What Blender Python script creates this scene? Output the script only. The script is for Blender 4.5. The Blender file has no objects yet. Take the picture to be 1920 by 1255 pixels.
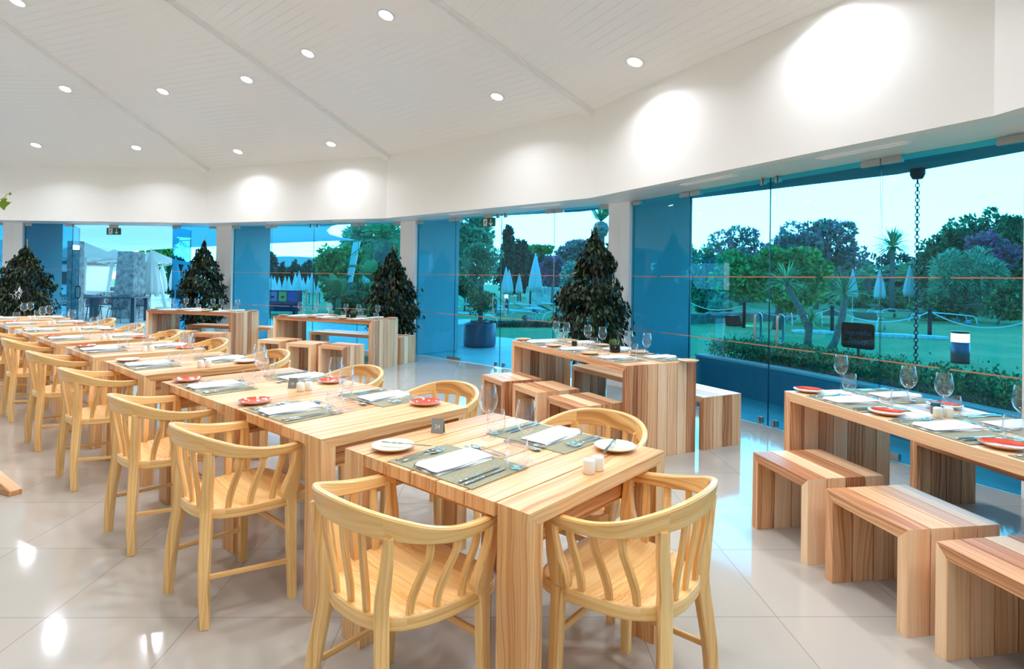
import bpy, math, random
import numpy as np
from math import sin, cos, pi, radians, sqrt, atan2
from mathutils import Vector, Matrix

SC = bpy.context.scene
COL = SC.collection

# ------------------------------------------------------------------ camera
F_PX, TH, RO, CY, EYE = 1082.312, 0.0073, 0.0151, 515.755, 1.4355
cam_d = bpy.data.cameras.new('camera')
cam = bpy.data.objects.new('camera', cam_d); COL.objects.link(cam)
cam_d.sensor_fit = 'HORIZONTAL'; cam_d.sensor_width = 36.0
cam_d.lens = F_PX / 1920 * 36.0
cam_d.shift_y = -(627.5 - CY) / 1920
cam_d.clip_end = 400
_X0 = Vector((1, 0, 0)); _U0 = Vector((0, -sin(TH), cos(TH))); _F0 = Vector((0, cos(TH), sin(TH)))
_X = cos(RO) * _X0 + sin(RO) * _U0
_Y = -sin(RO) * _X0 + cos(RO) * _U0
_Z = -_F0
cam.matrix_world = Matrix(((_X.x, _Y.x, _Z.x, 0), (_X.y, _Y.y, _Z.y, 0), (_X.z, _Y.z, _Z.z, EYE), (0, 0, 0, 1)))
SC.camera = cam

# ------------------------------------------------------------------ colour management and sampling helpers
SC.view_settings.view_transform = 'Standard'
SC.view_settings.look = 'None'
SC.view_settings.exposure = 0.0
SC.view_settings.gamma = 1.0
SC.view_settings.use_curve_mapping = False
cy = SC.cycles
cy.use_denoising = True
cy.max_bounces = 10; cy.diffuse_bounces = 7; cy.glossy_bounces = 3
cy.transmission_bounces = 4; cy.transparent_max_bounces = 24
cy.sample_clamp_indirect = 6.0
cy.caustics_reflective = False; cy.caustics_refractive = False

# ------------------------------------------------------------------ world: dusk sky, pale at the horizon, blue overhead
W = bpy.data.worlds.new('dusk_sky'); SC.world = W; W.use_nodes = True
_n = W.node_tree.nodes; _l = W.node_tree.links; _n.clear()
def _wn(t, ins=None, **kw):
    x = _n.new('ShaderNode' + t)
    for k, v in kw.items(): setattr(x, k, v)
    for k, v in (ins or {}).items():
        if isinstance(v, bpy.types.NodeSocket): _l.new(v, x.inputs[k])
        else: x.inputs[k].default_value = v
    return x
def _wr(fac, stops):
    r = _wn('ValToRGB', {0: fac}); c = r.color_ramp
    while len(c.elements) > 1: c.elements.remove(c.elements[0])
    c.elements[0].position, c.elements[0].color = stops[0]
    for p, q in stops[1:]: e = c.elements.new(p); e.color = q
    return r.outputs[0]
_tc = _wn('TexCoord'); _sp = _wn('SeparateXYZ', {0: _tc.outputs['Generated']})
_base = _wr(_sp.outputs['Z'], [(0.0, (0.16, 0.42, 0.56, 1)), (0.35, (0.07, 0.32, 0.50, 1)), (1.0, (0.035, 0.24, 0.44, 1))])
_gz = _wr(_sp.outputs['Z'], [(0.0, (1, 1, 1, 1)), (0.27, (.9, .9, .9, 1)), (0.50, (0, 0, 0, 1))])
_gy = _wr(_sp.outputs['Y'], [(0.05, (0, 0, 0, 1)), (0.45, (1, 1, 1, 1))])
_gm = _wn('Math', {0: _gz, 1: _gy}, operation='MULTIPLY')
_b1 = _wn('Background', {0: _base, 1: 4.8}); _b2 = _wn('Background', {0: (0.62, 0.86, 1.0, 1)})
_gs = _wn('Math', {0: _gm.outputs[0], 1: 9.5}, operation='MULTIPLY'); _l.new(_gs.outputs[0], _b2.inputs[1])
_ad = _wn('AddShader', {0: _b1.outputs[0], 1: _b2.outputs[0]}); _wo = _wn('OutputWorld', {0: _ad.outputs[0]})

LAMP_C = (0.925, 0.97, 1.075)
LAMP_W = 20.2           # power of each recessed lamp's beam

# ------------------------------------------------------------------ picture ray to a real height, for things measured from the photograph
def ray(px, py):
    a, b = px - 960, py - CY
    a, b = a * cos(RO) + b * sin(RO), -a * sin(RO) + b * cos(RO)
    x = a / F_PX; u = -b / F_PX
    return (x, cos(TH) - u * sin(TH), sin(TH) + u * cos(TH))
def at(px, py, z=0.0):
    r = ray(px, py); t = (z - EYE) / r[2]
    return Vector((r[0] * t, r[1] * t, z))
def up(px, py, depth):
    """point seen at px,py at the given distance in front of the camera"""
    r = ray(px, py); t = depth / r[1]
    return Vector((r[0] * t, depth, EYE + r[2] * t))

# ------------------------------------------------------------------ materials
def srgb(r, g, b):
    f = lambda c: (c / 255 / 12.92) if c / 255 <= 0.04045 else ((c / 255 + 0.055) / 1.055) ** 2.4
    return (f(r), f(g), f(b), 1)
class Mat:
    def __init__(s, name):
        s.m = bpy.data.materials.new(name); s.m.use_nodes = True
        s.nt = s.m.node_tree; s.nt.nodes.clear()
        s.out = s.nt.nodes.new('ShaderNodeOutputMaterial')
    def n(s, t, ins=None, **kw):
        x = s.nt.nodes.new('ShaderNode' + t)
        for k, v in kw.items(): setattr(x, k, v)
        for k, v in (ins or {}).items():
            if hasattr(v, 'is_linked') or isinstance(v, bpy.types.NodeSocket): s.nt.links.new(v, x.inputs[k])
            else: x.inputs[k].default_value = v
        return x
    def surf(s, sock): s.nt.links.new(sock, s.out.inputs['Surface'])
    def ramp(s, fac, stops):
        r = s.n('ValToRGB', {0: fac}); c = r.color_ramp
        while len(c.elements) > 1: c.elements.remove(c.elements[0])
        c.elements[0].position = stops[0][0]; c.elements[0].color = stops[0][1]
        for p, q in stops[1:]:
            e = c.elements.new(p); e.color = q
        return r.outputs[0]
def plain(name, col, rough=0.5, metal=0.0, spec=0.5, noise=0.0, scale=8.0, bump=0.0, coat=0.0):
    M = Mat(name); col = tuple(col)[:3] + (1,)
    p = M.n('BsdfPrincipled', {'Base Color': col, 'Roughness': rough, 'Metallic': metal, 'Specular IOR Level': spec, 'Coat Weight': coat})
    if noise or bump:
        tc = M.n('TexCoord'); nz = M.n('TexNoise', {'Vector': tc.outputs['Object'], 'Scale': scale, 'Detail': 4.0})
        if noise:
            lo = tuple(max(0, c * (1 - noise)) for c in col[:3]) + (1,); hi = tuple(min(1, c * (1 + noise)) for c in col[:3]) + (1,)
            M.nt.links.new(M.ramp(nz.outputs[0], [(0.3, lo), (0.7, hi)]), p.inputs['Base Color'])
        if bump:
            b = M.n('Bump', {'Height': nz.outputs[0], 'Strength': bump, 'Distance': 0.01}); M.nt.links.new(b.outputs[0], p.inputs['Normal'])
    M.surf(p.outputs[0]); return M.m
def wood(name, stops, rough=0.42, vary=0.5, coat=0.0):
    vary = vary / 1.65
    """grain runs along UV u; attribute rnd separates the planks"""
    M = Mat(name)
    uv = M.n('UVMap'); at_ = M.n('Attribute', attribute_name='rnd')
    sp = M.n('SeparateXYZ', {0: uv.outputs[0]})
    off = M.n('Math', {0: at_.outputs['Fac'], 1: 37.0}, operation='MULTIPLY')
    # slow wave along the plank bends the grain
    c0 = M.n('CombineXYZ', {0: sp.outputs[0], 1: sp.outputs[1], 2: off.outputs[0]})
    m0 = M.n('Mapping', {0: c0.outputs[0], 3: (1.6, 5.0, 1.0)})
    nz0 = M.n('TexNoise', {'Vector': m0.outputs[0], 'Scale': 1.0, 'Detail': 2.0})
    bend = M.n('Math', {0: nz0.outputs[0], 1: 0.10}, operation='MULTIPLY')
    vv = M.n('Math', {0: sp.outputs[1], 1: bend.outputs[0]}, operation='ADD')
    c1 = M.n('CombineXYZ', {0: sp.outputs[0], 1: vv.outputs[0], 2: off.outputs[0]})
    m1 = M.n('Mapping', {0: c1.outputs[0], 3: (0.7, 70.0, 1.0)})
    g1 = M.n('TexNoise', {'Vector': m1.outputs[0], 'Scale': 1.0, 'Detail': 3.0, 'Roughness': 0.6})
    m2 = M.n('Mapping', {0: c1.outputs[0], 3: (2.5, 320.0, 1.0)})
    g2 = M.n('TexNoise', {'Vector': m2.outputs[0], 'Scale': 1.0, 'Detail': 2.0})
    m3 = M.n('Mapping', {0: c1.outputs[0], 3: (0.35, 9.0, 1.0)})
    g3 = M.n('TexNoise', {'Vector': m3.outputs[0], 'Scale': 1.0, 'Detail': 1.0})
    a = M.n('Math', {0: g1.outputs[0], 1: 0.5}, operation='MULTIPLY')
    b = M.n('Math', {0: g2.outputs[0], 1: 0.22, 2: a.outputs[0]}, operation='MULTIPLY_ADD')
    c = M.n('Math', {0: g3.outputs[0], 1: 0.28, 2: b.outputs[0]}, operation='MULTIPLY_ADD')
    d = M.n('Math', {0: at_.outputs['Fac'], 1: -0.5}, operation='ADD')
    e = M.n('Math', {0: d.outputs[0], 1: vary, 2: c.outputs[0]}, operation='MULTIPLY_ADD')
    e2 = M.n('Math', {0: e.outputs[0], 1: 1.65, 2: -0.325}, operation='MULTIPLY_ADD')
    col = M.ramp(e2.outputs[0], stops)
    bp = M.n('Bump', {'Height': g1.outputs[0], 'Strength': 0.08, 'Distance': 0.002})
    p = M.n('BsdfPrincipled', {'Base Color': col, 'Roughness': rough, 'Normal': bp.outputs[0], 'Specular IOR Level': 0.45, 'Coat Weight': coat, 'Coat Roughness': 0.15})
    M.surf(p.outputs[0]); return M.m
def leafy(name, stops, rough=0.5, trans=0.4):
    M = Mat(name); at_ = M.n('Attribute', attribute_name='rnd')
    col = M.ramp(at_.outputs['Fac'], stops)
    p = M.n('BsdfPrincipled', {'Base Color': col, 'Roughness': rough, 'Specular IOR Level': 0.35})
    t = M.n('BsdfTranslucent', {0: col}); mx = M.n('MixShader', {0: trans, 1: p.outputs[0], 2: t.outputs[0]})
    M.surf(mx.outputs[0]); return M.m
def emit(name, col, s):
    M = Mat(name); e = M.n('Emission', {0: tuple(col)[:3] + (1,), 1: s}); M.surf(e.outputs[0]); return M.m
def clear_glass(name, tint, f0=0.04, f1=0.6, pw=4.0):
    """thin sheet glass: tinted see-through plus mirror reflection that grows towards grazing angles"""
    M = Mat(name)
    lw = M.n('LayerWeight', {0: 0.5}); a = M.n('Math', {0: lw.outputs['Facing'], 1: pw}, operation='POWER')
    f = M.n('Math', {0: a.outputs[0], 1: f1, 2: f0}, operation='MULTIPLY_ADD')
    t = M.n('BsdfTransparent', {0: tuple(tint)[:3] + (1,)}); g = M.n('BsdfGlossy', {'Roughness': 0.0, 'Color': (1, 1, 1, 1)})
    mx = M.n('MixShader', {0: f.outputs[0], 1: t.outputs[0], 2: g.outputs[0]}); M.surf(mx.outputs[0]); return M.m

MT = {}
MT['ash'] = wood('ash_wood', [(0.20, srgb(176, 116, 54)), (0.42, srgb(226, 172, 102)), (0.6, srgb(243, 199, 130)), (0.85, srgb(250, 216, 160))], 0.36, 0.14, 0.1)
MT['ash_table'] = wood('ash_table_wood', [(0.18, srgb(158, 96, 46)), (0.40, srgb(214, 152, 92)), (0.58, srgb(238, 188, 132)), (0.82, srgb(248, 208, 162))], 0.34, 0.28, 0.1)
MT['elm'] = wood('plank_wood', [(0.12, srgb(150, 92, 58)), (0.30, srgb(196, 136, 92)), (0.48, srgb(226, 172, 124)), (0.70, srgb(240, 198, 154)), (0.9, srgb(246, 216, 178))], 0.42, 0.62)
MT['white_paint'] = plain('white_wall_paint', srgb(246, 244, 238), 0.6)
MT['white_gloss'] = plain('white_gloss_paint', srgb(244, 244, 243), 0.3)
MT['fin'] = plain('grey_white_fin_paint', srgb(186, 190, 194), 0.7)
MT['ceramic'] = plain('white_ceramic', srgb(240, 236, 222), 0.18, coat=0.4)
MT['linen'] = plain('white_linen', srgb(226, 225, 222), 0.85, bump=0.15, scale=90)
MT['cream'] = plain('cream_glaze', srgb(226, 224, 200), 0.14, coat=0.6)
MT['red'] = plain('coral_red_glaze', srgb(214, 74, 46), 0.12, coat=0.7)
MT['tan'] = plain('tan_glaze', srgb(222, 186, 146), 0.2, coat=0.4)
MT['clay'] = plain('clay_underside', srgb(216, 178, 136), 0.4)
MT['steel'] = plain('polished_steel', srgb(205, 205, 205), 0.12, metal=1.0)
MT['brushed'] = plain('brushed_steel', srgb(176, 174, 170), 0.32, metal=1.0)
MT['dark_metal'] = plain('dark_metal', srgb(48, 52, 60), 0.4, metal=0.6)
MT['black'] = plain('black_plastic', srgb(22, 22, 24), 0.4)
MT['wine_glass'] = clear_glass('drinking_glass', (0.985, 0.99, 0.99), 0.045, 0.9, 3.6)
MT['smoke_glass'] = clear_glass('smoked_glass', (0.42, 0.40, 0.33))
T_IN = (sqrt(0.13), sqrt(0.62), sqrt(0.84))
MT['pane'] = clear_glass('tinted_facade_glass', T_IN, 0.022, 0.5, 4.5)
MT['pane_edge'] = plain('glass_edge', srgb(10, 70, 84), 0.1)
MT['stripe'] = plain('copper_stripe', srgb(205, 142, 104), 0.5)
MT['exit_green'] = plain('exit_green', srgb(8, 88, 66), 0.4)
MT['exit_white'] = plain('exit_white', srgb(240, 240, 236), 0.5)
MT['lamp'] = emit('lamp_light', LAMP_C, 40.0)

# floor: large glossy off-white tiles
def _floor():
    M = Mat('polished_floor_tile'); tc = M.n('TexCoord')
    mp = M.n('Mapping', {0: tc.outputs['Object'], 1: (0.0, 0.0, 0.0), 2: (0, 0, radians(-1.6))})
    br = M.n('TexBrick', {'Vector': mp.outputs[0], 'Color1': srgb(180, 173, 161), 'Color2': srgb(185, 178, 167), 'Mortar': srgb(150, 143, 132), 'Scale': 1.0,
        'Mortar Size': 0.0022, 'Mortar Smooth': 0.1, 'Bias': 0.0, 'Brick Width': 0.615, 'Row Height': 0.615}, offset=0.0, squash=1.0)
    nz = M.n('TexNoise', {'Vector': tc.outputs['Object'], 'Scale': 0.8, 'Detail': 2.0})
    rg = M.ramp(nz.outputs[0], [(0.3, (0.055,) * 3 + (1,)), (0.7, (0.10,) * 3 + (1,))])
    bp = M.n('Bump', {'Height': br.outputs['Fac'], 'Strength': 0.25, 'Distance': 0.002}, invert=True)
    p = M.n('BsdfPrincipled', {'Base Color': br.outputs['Color'], 'Roughness': rg, 'Specular IOR Level': 0.5, 'Normal': bp.outputs[0]})
    M.surf(p.outputs[0]); return M.m
MT['floor'] = _floor()
def _boards():
    M = Mat('white_ceiling_boards'); uv = M.n('UVMap'); sp = M.n('SeparateXYZ', {0: uv.outputs[0]})
    a = M.n('Math', {0: sp.outputs[1], 1: 9.5}, operation='MULTIPLY'); fr = M.n('Math', {0: a.outputs[0]}, operation='FRACT')
    ln = M.ramp(fr.outputs[0], [(0.0, (0, 0, 0, 1)), (0.035, (0, 0, 0, 1)), (0.07, (1, 1, 1, 1))])
    tc = M.n('TexCoord'); nz = M.n('TexNoise', {'Vector': tc.outputs['Object'], 'Scale': 0.9, 'Detail': 3.0})
    msk = M.ramp(nz.outputs[0], [(0.42, (0, 0, 0, 1)), (0.62, (1, 1, 1, 1))])
    inv = M.n('Math', {0: 1.0, 1: ln}, operation='SUBTRACT'); ml = M.n('Math', {0: inv.outputs[0], 1: msk}, operation='MULTIPLY')
    m2 = M.n('Math', {0: ml.outputs[0], 1: 0.38}, operation='MULTIPLY')
    mx = M.n('Mix', {0: m2.outputs[0], 6: srgb(246, 245, 243), 7: srgb(176, 168, 160)}, data_type='RGBA')
    bp = M.n('Bump', {'Height': ln, 'Strength': 0.35, 'Distance': 0.004})
    p = M.n('BsdfPrincipled', {'Base Color': mx.outputs[2], 'Roughness': 0.35, 'Normal': bp.outputs[0]}); M.surf(p.outputs[0]); return M.m
MT['boards'] = _boards()
def _mat():
    M = Mat('woven_placemat'); tc = M.n('TexCoord')
    mp = M.n('Mapping', {0: tc.outputs['Object'], 3: (1, 1, 1)})
    ck = M.n('TexBrick', {'Vector': mp.outputs[0], 'Color1': srgb(168, 164, 130), 'Color2': srgb(196, 192, 160), 'Mortar': srgb(118, 112, 84), 'Scale': 1.0,
        'Mortar Size': 0.0011, 'Brick Width': 0.007, 'Row Height': 0.0042})
    p = M.n('BsdfPrincipled', {'Base Color': ck.outputs['Color'], 'Roughness': 0.75}); M.surf(p.outputs[0]); return M.m
MT['placemat'] = _mat()

# ------------------------------------------------------------------ mesh builder
class MB:
    def __init__(s): s.v = []; s.f = []; s.uv = []; s.r = []; s.sm = []; s.mi = []
    def add(s, vs, fs, g=(1, 0, 0), rnd=None, smooth=False, mi=0, endv=True):
        b = len(s.v); P = [Vector(p) for p in vs]; s.v += [tuple(p) for p in P]
        if rnd is None: rnd = random.random()
        g = Vector(g); ou = rnd * 7.3; ov = rnd * 3.1
        for f in fs:
            n = Vector((0, 0, 0))
            for i in range(len(f)):
                a, c = P[f[i]], P[f[(i + 1) % len(f)]]
                n += Vector(((a.y - c.y) * (a.z + c.z), (a.z - c.z) * (a.x + c.x), (a.x - c.x) * (a.y + c.y)))
            n = n.normalized() if n.length > 1e-12 else Vector((0, 0, 1))
            if abs(n.dot(g)) > 0.8:
                t = Vector((0, 0, 1)) if (endv and abs(n.z) < 0.5) else Vector((1, 0, 0)); w = n.cross(t).normalized(); q = [(P[i].dot(t) + ou, P[i].dot(w) + ov) for i in f]
            else:
                w = n.cross(g).normalized(); q = [(P[i].dot(g) + ou, P[i].dot(w) + ov) for i in f]
            s.f.append(tuple(b + i for i in f)); s.uv.append(q); s.r.append(rnd); s.sm.append(smooth); s.mi.append(mi)
        return s
    def hexa(s, c, **k):   # c: 8 corners, bottom 4 ccw then top 4
        return s.add(c, [(3, 2, 1, 0), (4, 5, 6, 7), (0, 1, 5, 4), (1, 2, 6, 5), (2, 3, 7, 6), (3, 0, 4, 7)], **k)
    def box(s, x0, x1, y0, y1, z0, z1, **k):
        return s.hexa([(x0, y0, z0), (x1, y0, z0), (x1, y1, z0), (x0, y1, z0), (x0, y0, z1), (x1, y0, z1), (x1, y1, z1), (x0, y1, z1)], **k)
    def obox(s, c, ax, ay, az, **k):   # centre and half vectors
        c, ax, ay, az = map(Vector, (c, ax, ay, az))
        return s.hexa([c - ax - ay - az, c + ax - ay - az, c + ax + ay - az, c - ax + ay - az, c - ax - ay + az, c + ax - ay + az, c + ax + ay + az, c - ax + ay + az], **k)
    def prism(s, pts, d, **k):   # polygon extruded by vector d
        d = Vector(d); P = [Vector(p) for p in pts]; n = len(P)
        nr = sum(((P[i] - P[0]).cross(P[(i + 1) % n] - P[0]) for i in range(n)), Vector())
        if nr.dot(d) < 0: P = P[::-1]
        return s.add(P + [p + d for p in P], [tuple(range(n - 1, -1, -1)), tuple(range(n, 2 * n))] + [(i, (i + 1) % n, n + (i + 1) % n, n + i) for i in range(n)], **k)
    def tube(s, pts, r, n=8, cap=True, flat=1.0, ref=None, **k):
        """round (or flattened) bar through the points; r number or list"""
        P = [Vector(p) for p in pts]; m = len(P); R = r if isinstance(r, (list, tuple)) else [r] * m
        vs = []; prev = Vector(ref) if ref is not None else None
        for i, p in enumerate(P):
            t = (P[min(i + 1, m - 1)] - P[max(i - 1, 0)]).normalized()
            if prev is None: prev = t.orthogonal()
            u = (prev - t * prev.dot(t))
            u = u.normalized() if u.length > 1e-6 else t.orthogonal().normalized()
            prev = u; w = t.cross(u)
            for j in range(n):
                a = 2 * pi * (j + (0.5 if n == 4 else 0)) / n
                vs.append(p + u * (cos(a) * R[i]) + w * (sin(a) * R[i] * flat))
        fs = [(i * n + j, i * n + (j + 1) % n, (i + 1) * n + (j + 1) % n, (i + 1) * n + j) for i in range(m - 1) for j in range(n)]
        k.setdefault('smooth', n > 4)
        g = (P[-1] - P[0]); k.setdefault('g', tuple(g.normalized()) if g.length > 1e-6 else (0, 0, 1))
        if cap:
            k2 = dict(k); fs2 = fs + [tuple(range(n - 1, -1, -1)), tuple((m - 1) * n + j for j in range(n))]
            return s.add(vs, fs2, **k2)
        return s.add(vs, fs, **k)
    def sweep(s, rings, closed=False, cap=True, **k):
        """rings of equal point count, joined"""
        m = len(rings); n = len(rings[0]); vs = [p for r in rings for p in r]
        mm = m if closed else m - 1
        fs = [(i * n + j, ((i + 1) % m) * n + j, ((i + 1) % m) * n + (j + 1) % n, i * n + (j + 1) % n) for i in range(mm) for j in range(n)]
        if cap and not closed: fs += [tuple(range(n)), tuple((m - 1) * n + j for j in range(n - 1, -1, -1))]
        return s.add(vs, fs, **k)
    def lathe(s, prof, n=24, c=(0, 0, 0), **k):
        vs = []; m = len(prof)
        for (r, z) in prof:
            for j in range(n):
                a = 2 * pi * j / n; vs.append((c[0] + r * cos(a), c[1] + r * sin(a), c[2] + z))
        fs = [(i * n + j, i * n + (j + 1) % n, (i + 1) * n + (j + 1) % n, (i + 1) * n + j) for i in range(m - 1) for j in range(n)]
        k.setdefault('smooth', True); return s.add(vs, fs, **k)
    def disc(s, r, z, n=24, c=(0, 0), up=True, **k):
        vs = [(c[0] + r * cos(2 * pi * j / n), c[1] + r * sin(2 * pi * j / n), z) for j in range(n)]
        return s.add(vs, [tuple(range(n)) if up else tuple(range(n - 1, -1, -1))], **k)
    def mesh(s, name, mats):
        me = bpy.data.meshes.new(name); me.from_pydata(s.v, [], s.f)
        for m in (mats if isinstance(mats, (list, tuple)) else [mats]): me.materials.append(m)
        uvl = me.uv_layers.new(name='UVMap')
        uvl.data.foreach_set('uv', np.array([c for q in s.uv for p in q for c in p], dtype=np.float32))
        a = me.attributes.new('rnd', 'FLOAT', 'FACE'); a.data.foreach_set('value', np.array(s.r, dtype=np.float32))
        me.polygons.foreach_set('use_smooth', np.array(s.sm, dtype=bool)); me.polygons.foreach_set('material_index', np.array(s.mi, dtype=np.int32))
        me.update(); return me
    def build(s, name, mats, parent=None, bevel=0.0, sub=0):
        o = bpy.data.objects.new(name, s.mesh(name, mats)); COL.objects.link(o)
        if parent is not None: o.parent = parent
        if bevel:
            b = o.modifiers.new('bevel', 'BEVEL'); b.width = bevel; b.segments = 2; b.limit_method = 'ANGLE'; b.angle_limit = radians(40)
        if sub:
            b = o.modifiers.new('sub', 'SUBSURF'); b.levels = sub; b.render_levels = sub
        return o
def tag(o, label=None, cat=None, group=None, kind=None):
    if label: o['label'] = label
    if cat: o['category'] = cat
    if group: o['group'] = group
    if kind: o['kind'] = kind
    return o
def empty(name, loc=(0, 0, 0), rz=0.0):
    o = bpy.data.objects.new(name, None); COL.objects.link(o); o.location = loc; o.rotation_euler = (0, 0, rz); o.empty_display_size = 0.1; return o
def place(o, loc, rz=0.0, s=None):
    o.location = loc; o.rotation_euler = (0, 0, rz)
    if s: o.scale = (s, s, s)
    return o
_KIDS = {}
def copy_tree(o, parent=None):
    c = o.copy(); COL.objects.link(c)
    if parent is not None: c.parent = parent
    for ch in KIDS(o): copy_tree(ch, c)
    return c
def KIDS(o):
    if o.name not in _KIDS: _KIDS[o.name] = [x for x in COL.objects if x.parent == o]
    return _KIDS[o.name]
_FIRST = {}
def inst(key, maker, loc, rz=0.0, label=None, group=None, s=None):
    """first call builds the thing, later calls copy it with its parts"""
    if key not in _FIRST: o = maker(); _FIRST[key] = o
    else: o = copy_tree(_FIRST[key])
    place(o, loc, rz, s)
    if label: o['label'] = label
    if group: o['group'] = group
    return o
def structure(o): o['kind'] = 'structure'; return o
def cloud(name, mat, n, sample, size, seed, droop=0.0, asp=0.5, parent=None, clump=None):
    """leaves as small folded quads; sample(rng, n) gives centres (n,3) and outward directions (n,3)"""
    rng = np.random.default_rng(seed)
    c, d = sample(rng, n)
    d = d + rng.normal(0, 0.45, d.shape); d[:, 2] -= droop; d /= np.linalg.norm(d, axis=1)[:, None] + 1e-9
    r = rng.normal(0, 1, d.shape); w = np.cross(d, r); w /= np.linalg.norm(w, axis=1)[:, None] + 1e-9
    nn = np.cross(d, w)
    L = size * rng.uniform(0.6, 1.25, (n, 1)); Wd = L * asp
    base = c - d * L * 0.5; tip = c + d * L * 0.5
    V = np.stack([base, c + w * Wd * 0.5 + nn * L * 0.06, tip, c - w * Wd * 0.5 + nn * L * 0.06], axis=1).reshape(-1, 3)
    me = bpy.data.meshes.new(name); me.vertices.add(4 * n); me.loops.add(4 * n); me.polygons.add(n)
    me.vertices.foreach_set('co', V.astype(np.float32).ravel())
    me.loops.foreach_set('vertex_index', np.arange(4 * n, dtype=np.int32)); me.polygons.foreach_set('loop_start', np.arange(0, 4 * n, 4, dtype=np.int32))
    me.update(calc_edges=True)
    a = me.attributes.new('rnd', 'FLOAT', 'FACE')
    rr = rng.uniform(0, 1, n) if clump is None else np.clip(clump(c, rng), 0, 1)
    a.data.foreach_set('value', rr.astype(np.float32)); me.materials.append(mat)
    o = bpy.data.objects.new(name, me); COL.objects.link(o)
    if parent is not None: o.parent = parent
    return o
def text_mesh(name, body, size, mat, parent, M, extrude=0.0005, shear=0.0):
    cu = bpy.data.curves.new(name, 'FONT'); cu.body = body; cu.size = size; cu.extrude = extrude; cu.align_x = 'CENTER'; cu.align_y = 'CENTER'; cu.shear = shear
    t = bpy.data.objects.new(name, cu); COL.objects.link(t); bpy.context.view_layer.update()
    me = bpy.data.meshes.new_from_object(t.evaluated_get(bpy.context.evaluated_depsgraph_get())); bpy.data.objects.remove(t)
    me.materials.clear(); me.materials.append(mat); me.name = name
    o = bpy.data.objects.new(name, me); COL.objects.link(o); o.parent = parent; o.matrix_local = M; return o
# ================================================================== the round dining hall
C = Vector((-8.5075, 0.0932)); RG, RF = 12.658, 12.00; PH, ST = 0.2944, 0.3648; HG, HC, SL = 2.495, 3.62, 0.312
def VX(k, R): return Vector((C.x + R * cos(PH + k * ST), C.y + R * sin(PH + k * ST)))
def V3(p, z): return Vector((p.x, p.y, z))
def NRM(k): a = PH + (k + 0.5) * ST; return Vector((cos(a), sin(a)))
def GP(k, u, off=0.0):
    """point on glass side k at distance u from its right-hand vertex, off metres outside"""
    A, B = VX(k, RG), VX(k + 1, RG); t = (B - A).normalized(); return A + t * u + NRM(k) * off
SIDE_L = (VX(1, RG) - VX(0, RG)).length

# floor
m = MB(); n = 17
poly = [V3(VX(k, RG - 0.0), 0) for k in range(-1, 6)] + [Vector((-15.1, -3.6, 0)), Vector((3.75, -3.6, 0))]
m.prism([p - Vector((0, 0, 0.08)) for p in poly], (0, 0, 0.08)); structure(m.build('floor', MT['floor']))
# ceiling wedges rising to the middle
m = MB(); apo = RF * cos(ST / 2)
for k in range(-5, 12):
    A, B = VX(k, RF), VX(k + 1, RF); t = (B - A).normalized(); nn = NRM(k)
    b = len(m.v); top = HC + SL * apo
    vs = [(A.x, A.y, HC), (B.x, B.y, HC), (C.x, C.y, top)]; vs2 = [(x, y, z + 0.12) for x, y, z in vs]
    m.add(vs + vs2, [(0, 1, 2), (5, 4, 3), (0, 3, 4, 1)], g=(t.x, t.y, 0), rnd=0.0)
    for fi in (-3,):
        m.uv[fi] = [((Vector(p[:2]) - C).dot(t), (Vector(p[:2]) - C).dot(nn)) for p in vs]
structure(m.build('ceiling', MT['boards']))
# rafters on the hips
for k in range(-1, 6):
    F = VX(k, RF + 0.02); d = (C - F).normalized(); w = Vector((-d.y, d.x)) * 0.065
    slope = SL * cos(ST / 2)
    m = MB(); L = 11.9; a = V3(F, HC - 0.09); b = V3(F + d * L, HC - 0.09 + slope * L)
    upv = Vector((0, 0, 0.16)); W3 = Vector((w.x, w.y, 0))
    m.hexa([a - W3, a + W3, b + W3, b - W3, a - W3 + upv, a + W3 + upv, b + W3 + upv, b - W3 + upv])
    a2 = a + Vector((0, 0, 0.05)); b2 = b + Vector((0, 0, 0.05)); W4 = W3 * 1.35
    m.hexa([a2 - W4, a2 + W4, b2 + W4, b2 - W4, a2 - W4 + upv * .6, a2 + W4 + upv * .6, b2 + W4 + upv * .6, b2 - W4 + upv * .6])
    structure(m.build('trim_%d' % (k + 2), MT['white_gloss'], bevel=0.006))
# fascia wall above the windows and its soffit
m = MB()
for k in range(-2, 7):
    A, B, A2, B2 = VX(k, RF), VX(k + 1, RF), VX(k, RF + 0.12), VX(k + 1, RF + 0.12)
    m.hexa([V3(A, HG), V3(A2, HG), V3(B2, HG), V3(B, HG), V3(A, HC + .05), V3(A2, HC + .05), V3(B2, HC + .05), V3(B, HC + .05)])
structure(m.build('wall_fascia', MT['white_paint']))
m = MB()
for k in range(-2, 7):
    A, B, A2, B2 = VX(k, RF + .121), VX(k + 1, RF + .121), VX(k, RG + 0.25), VX(k + 1, RG + 0.25)
    m.hexa([V3(A, HG), V3(A2, HG), V3(B2, HG), V3(B, HG), V3(A, HG + .14), V3(A2, HG + .14), V3(B2, HG + .14), V3(B, HG + .14)])
structure(m.build('trim_soffit', MT['white_gloss']))
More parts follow.
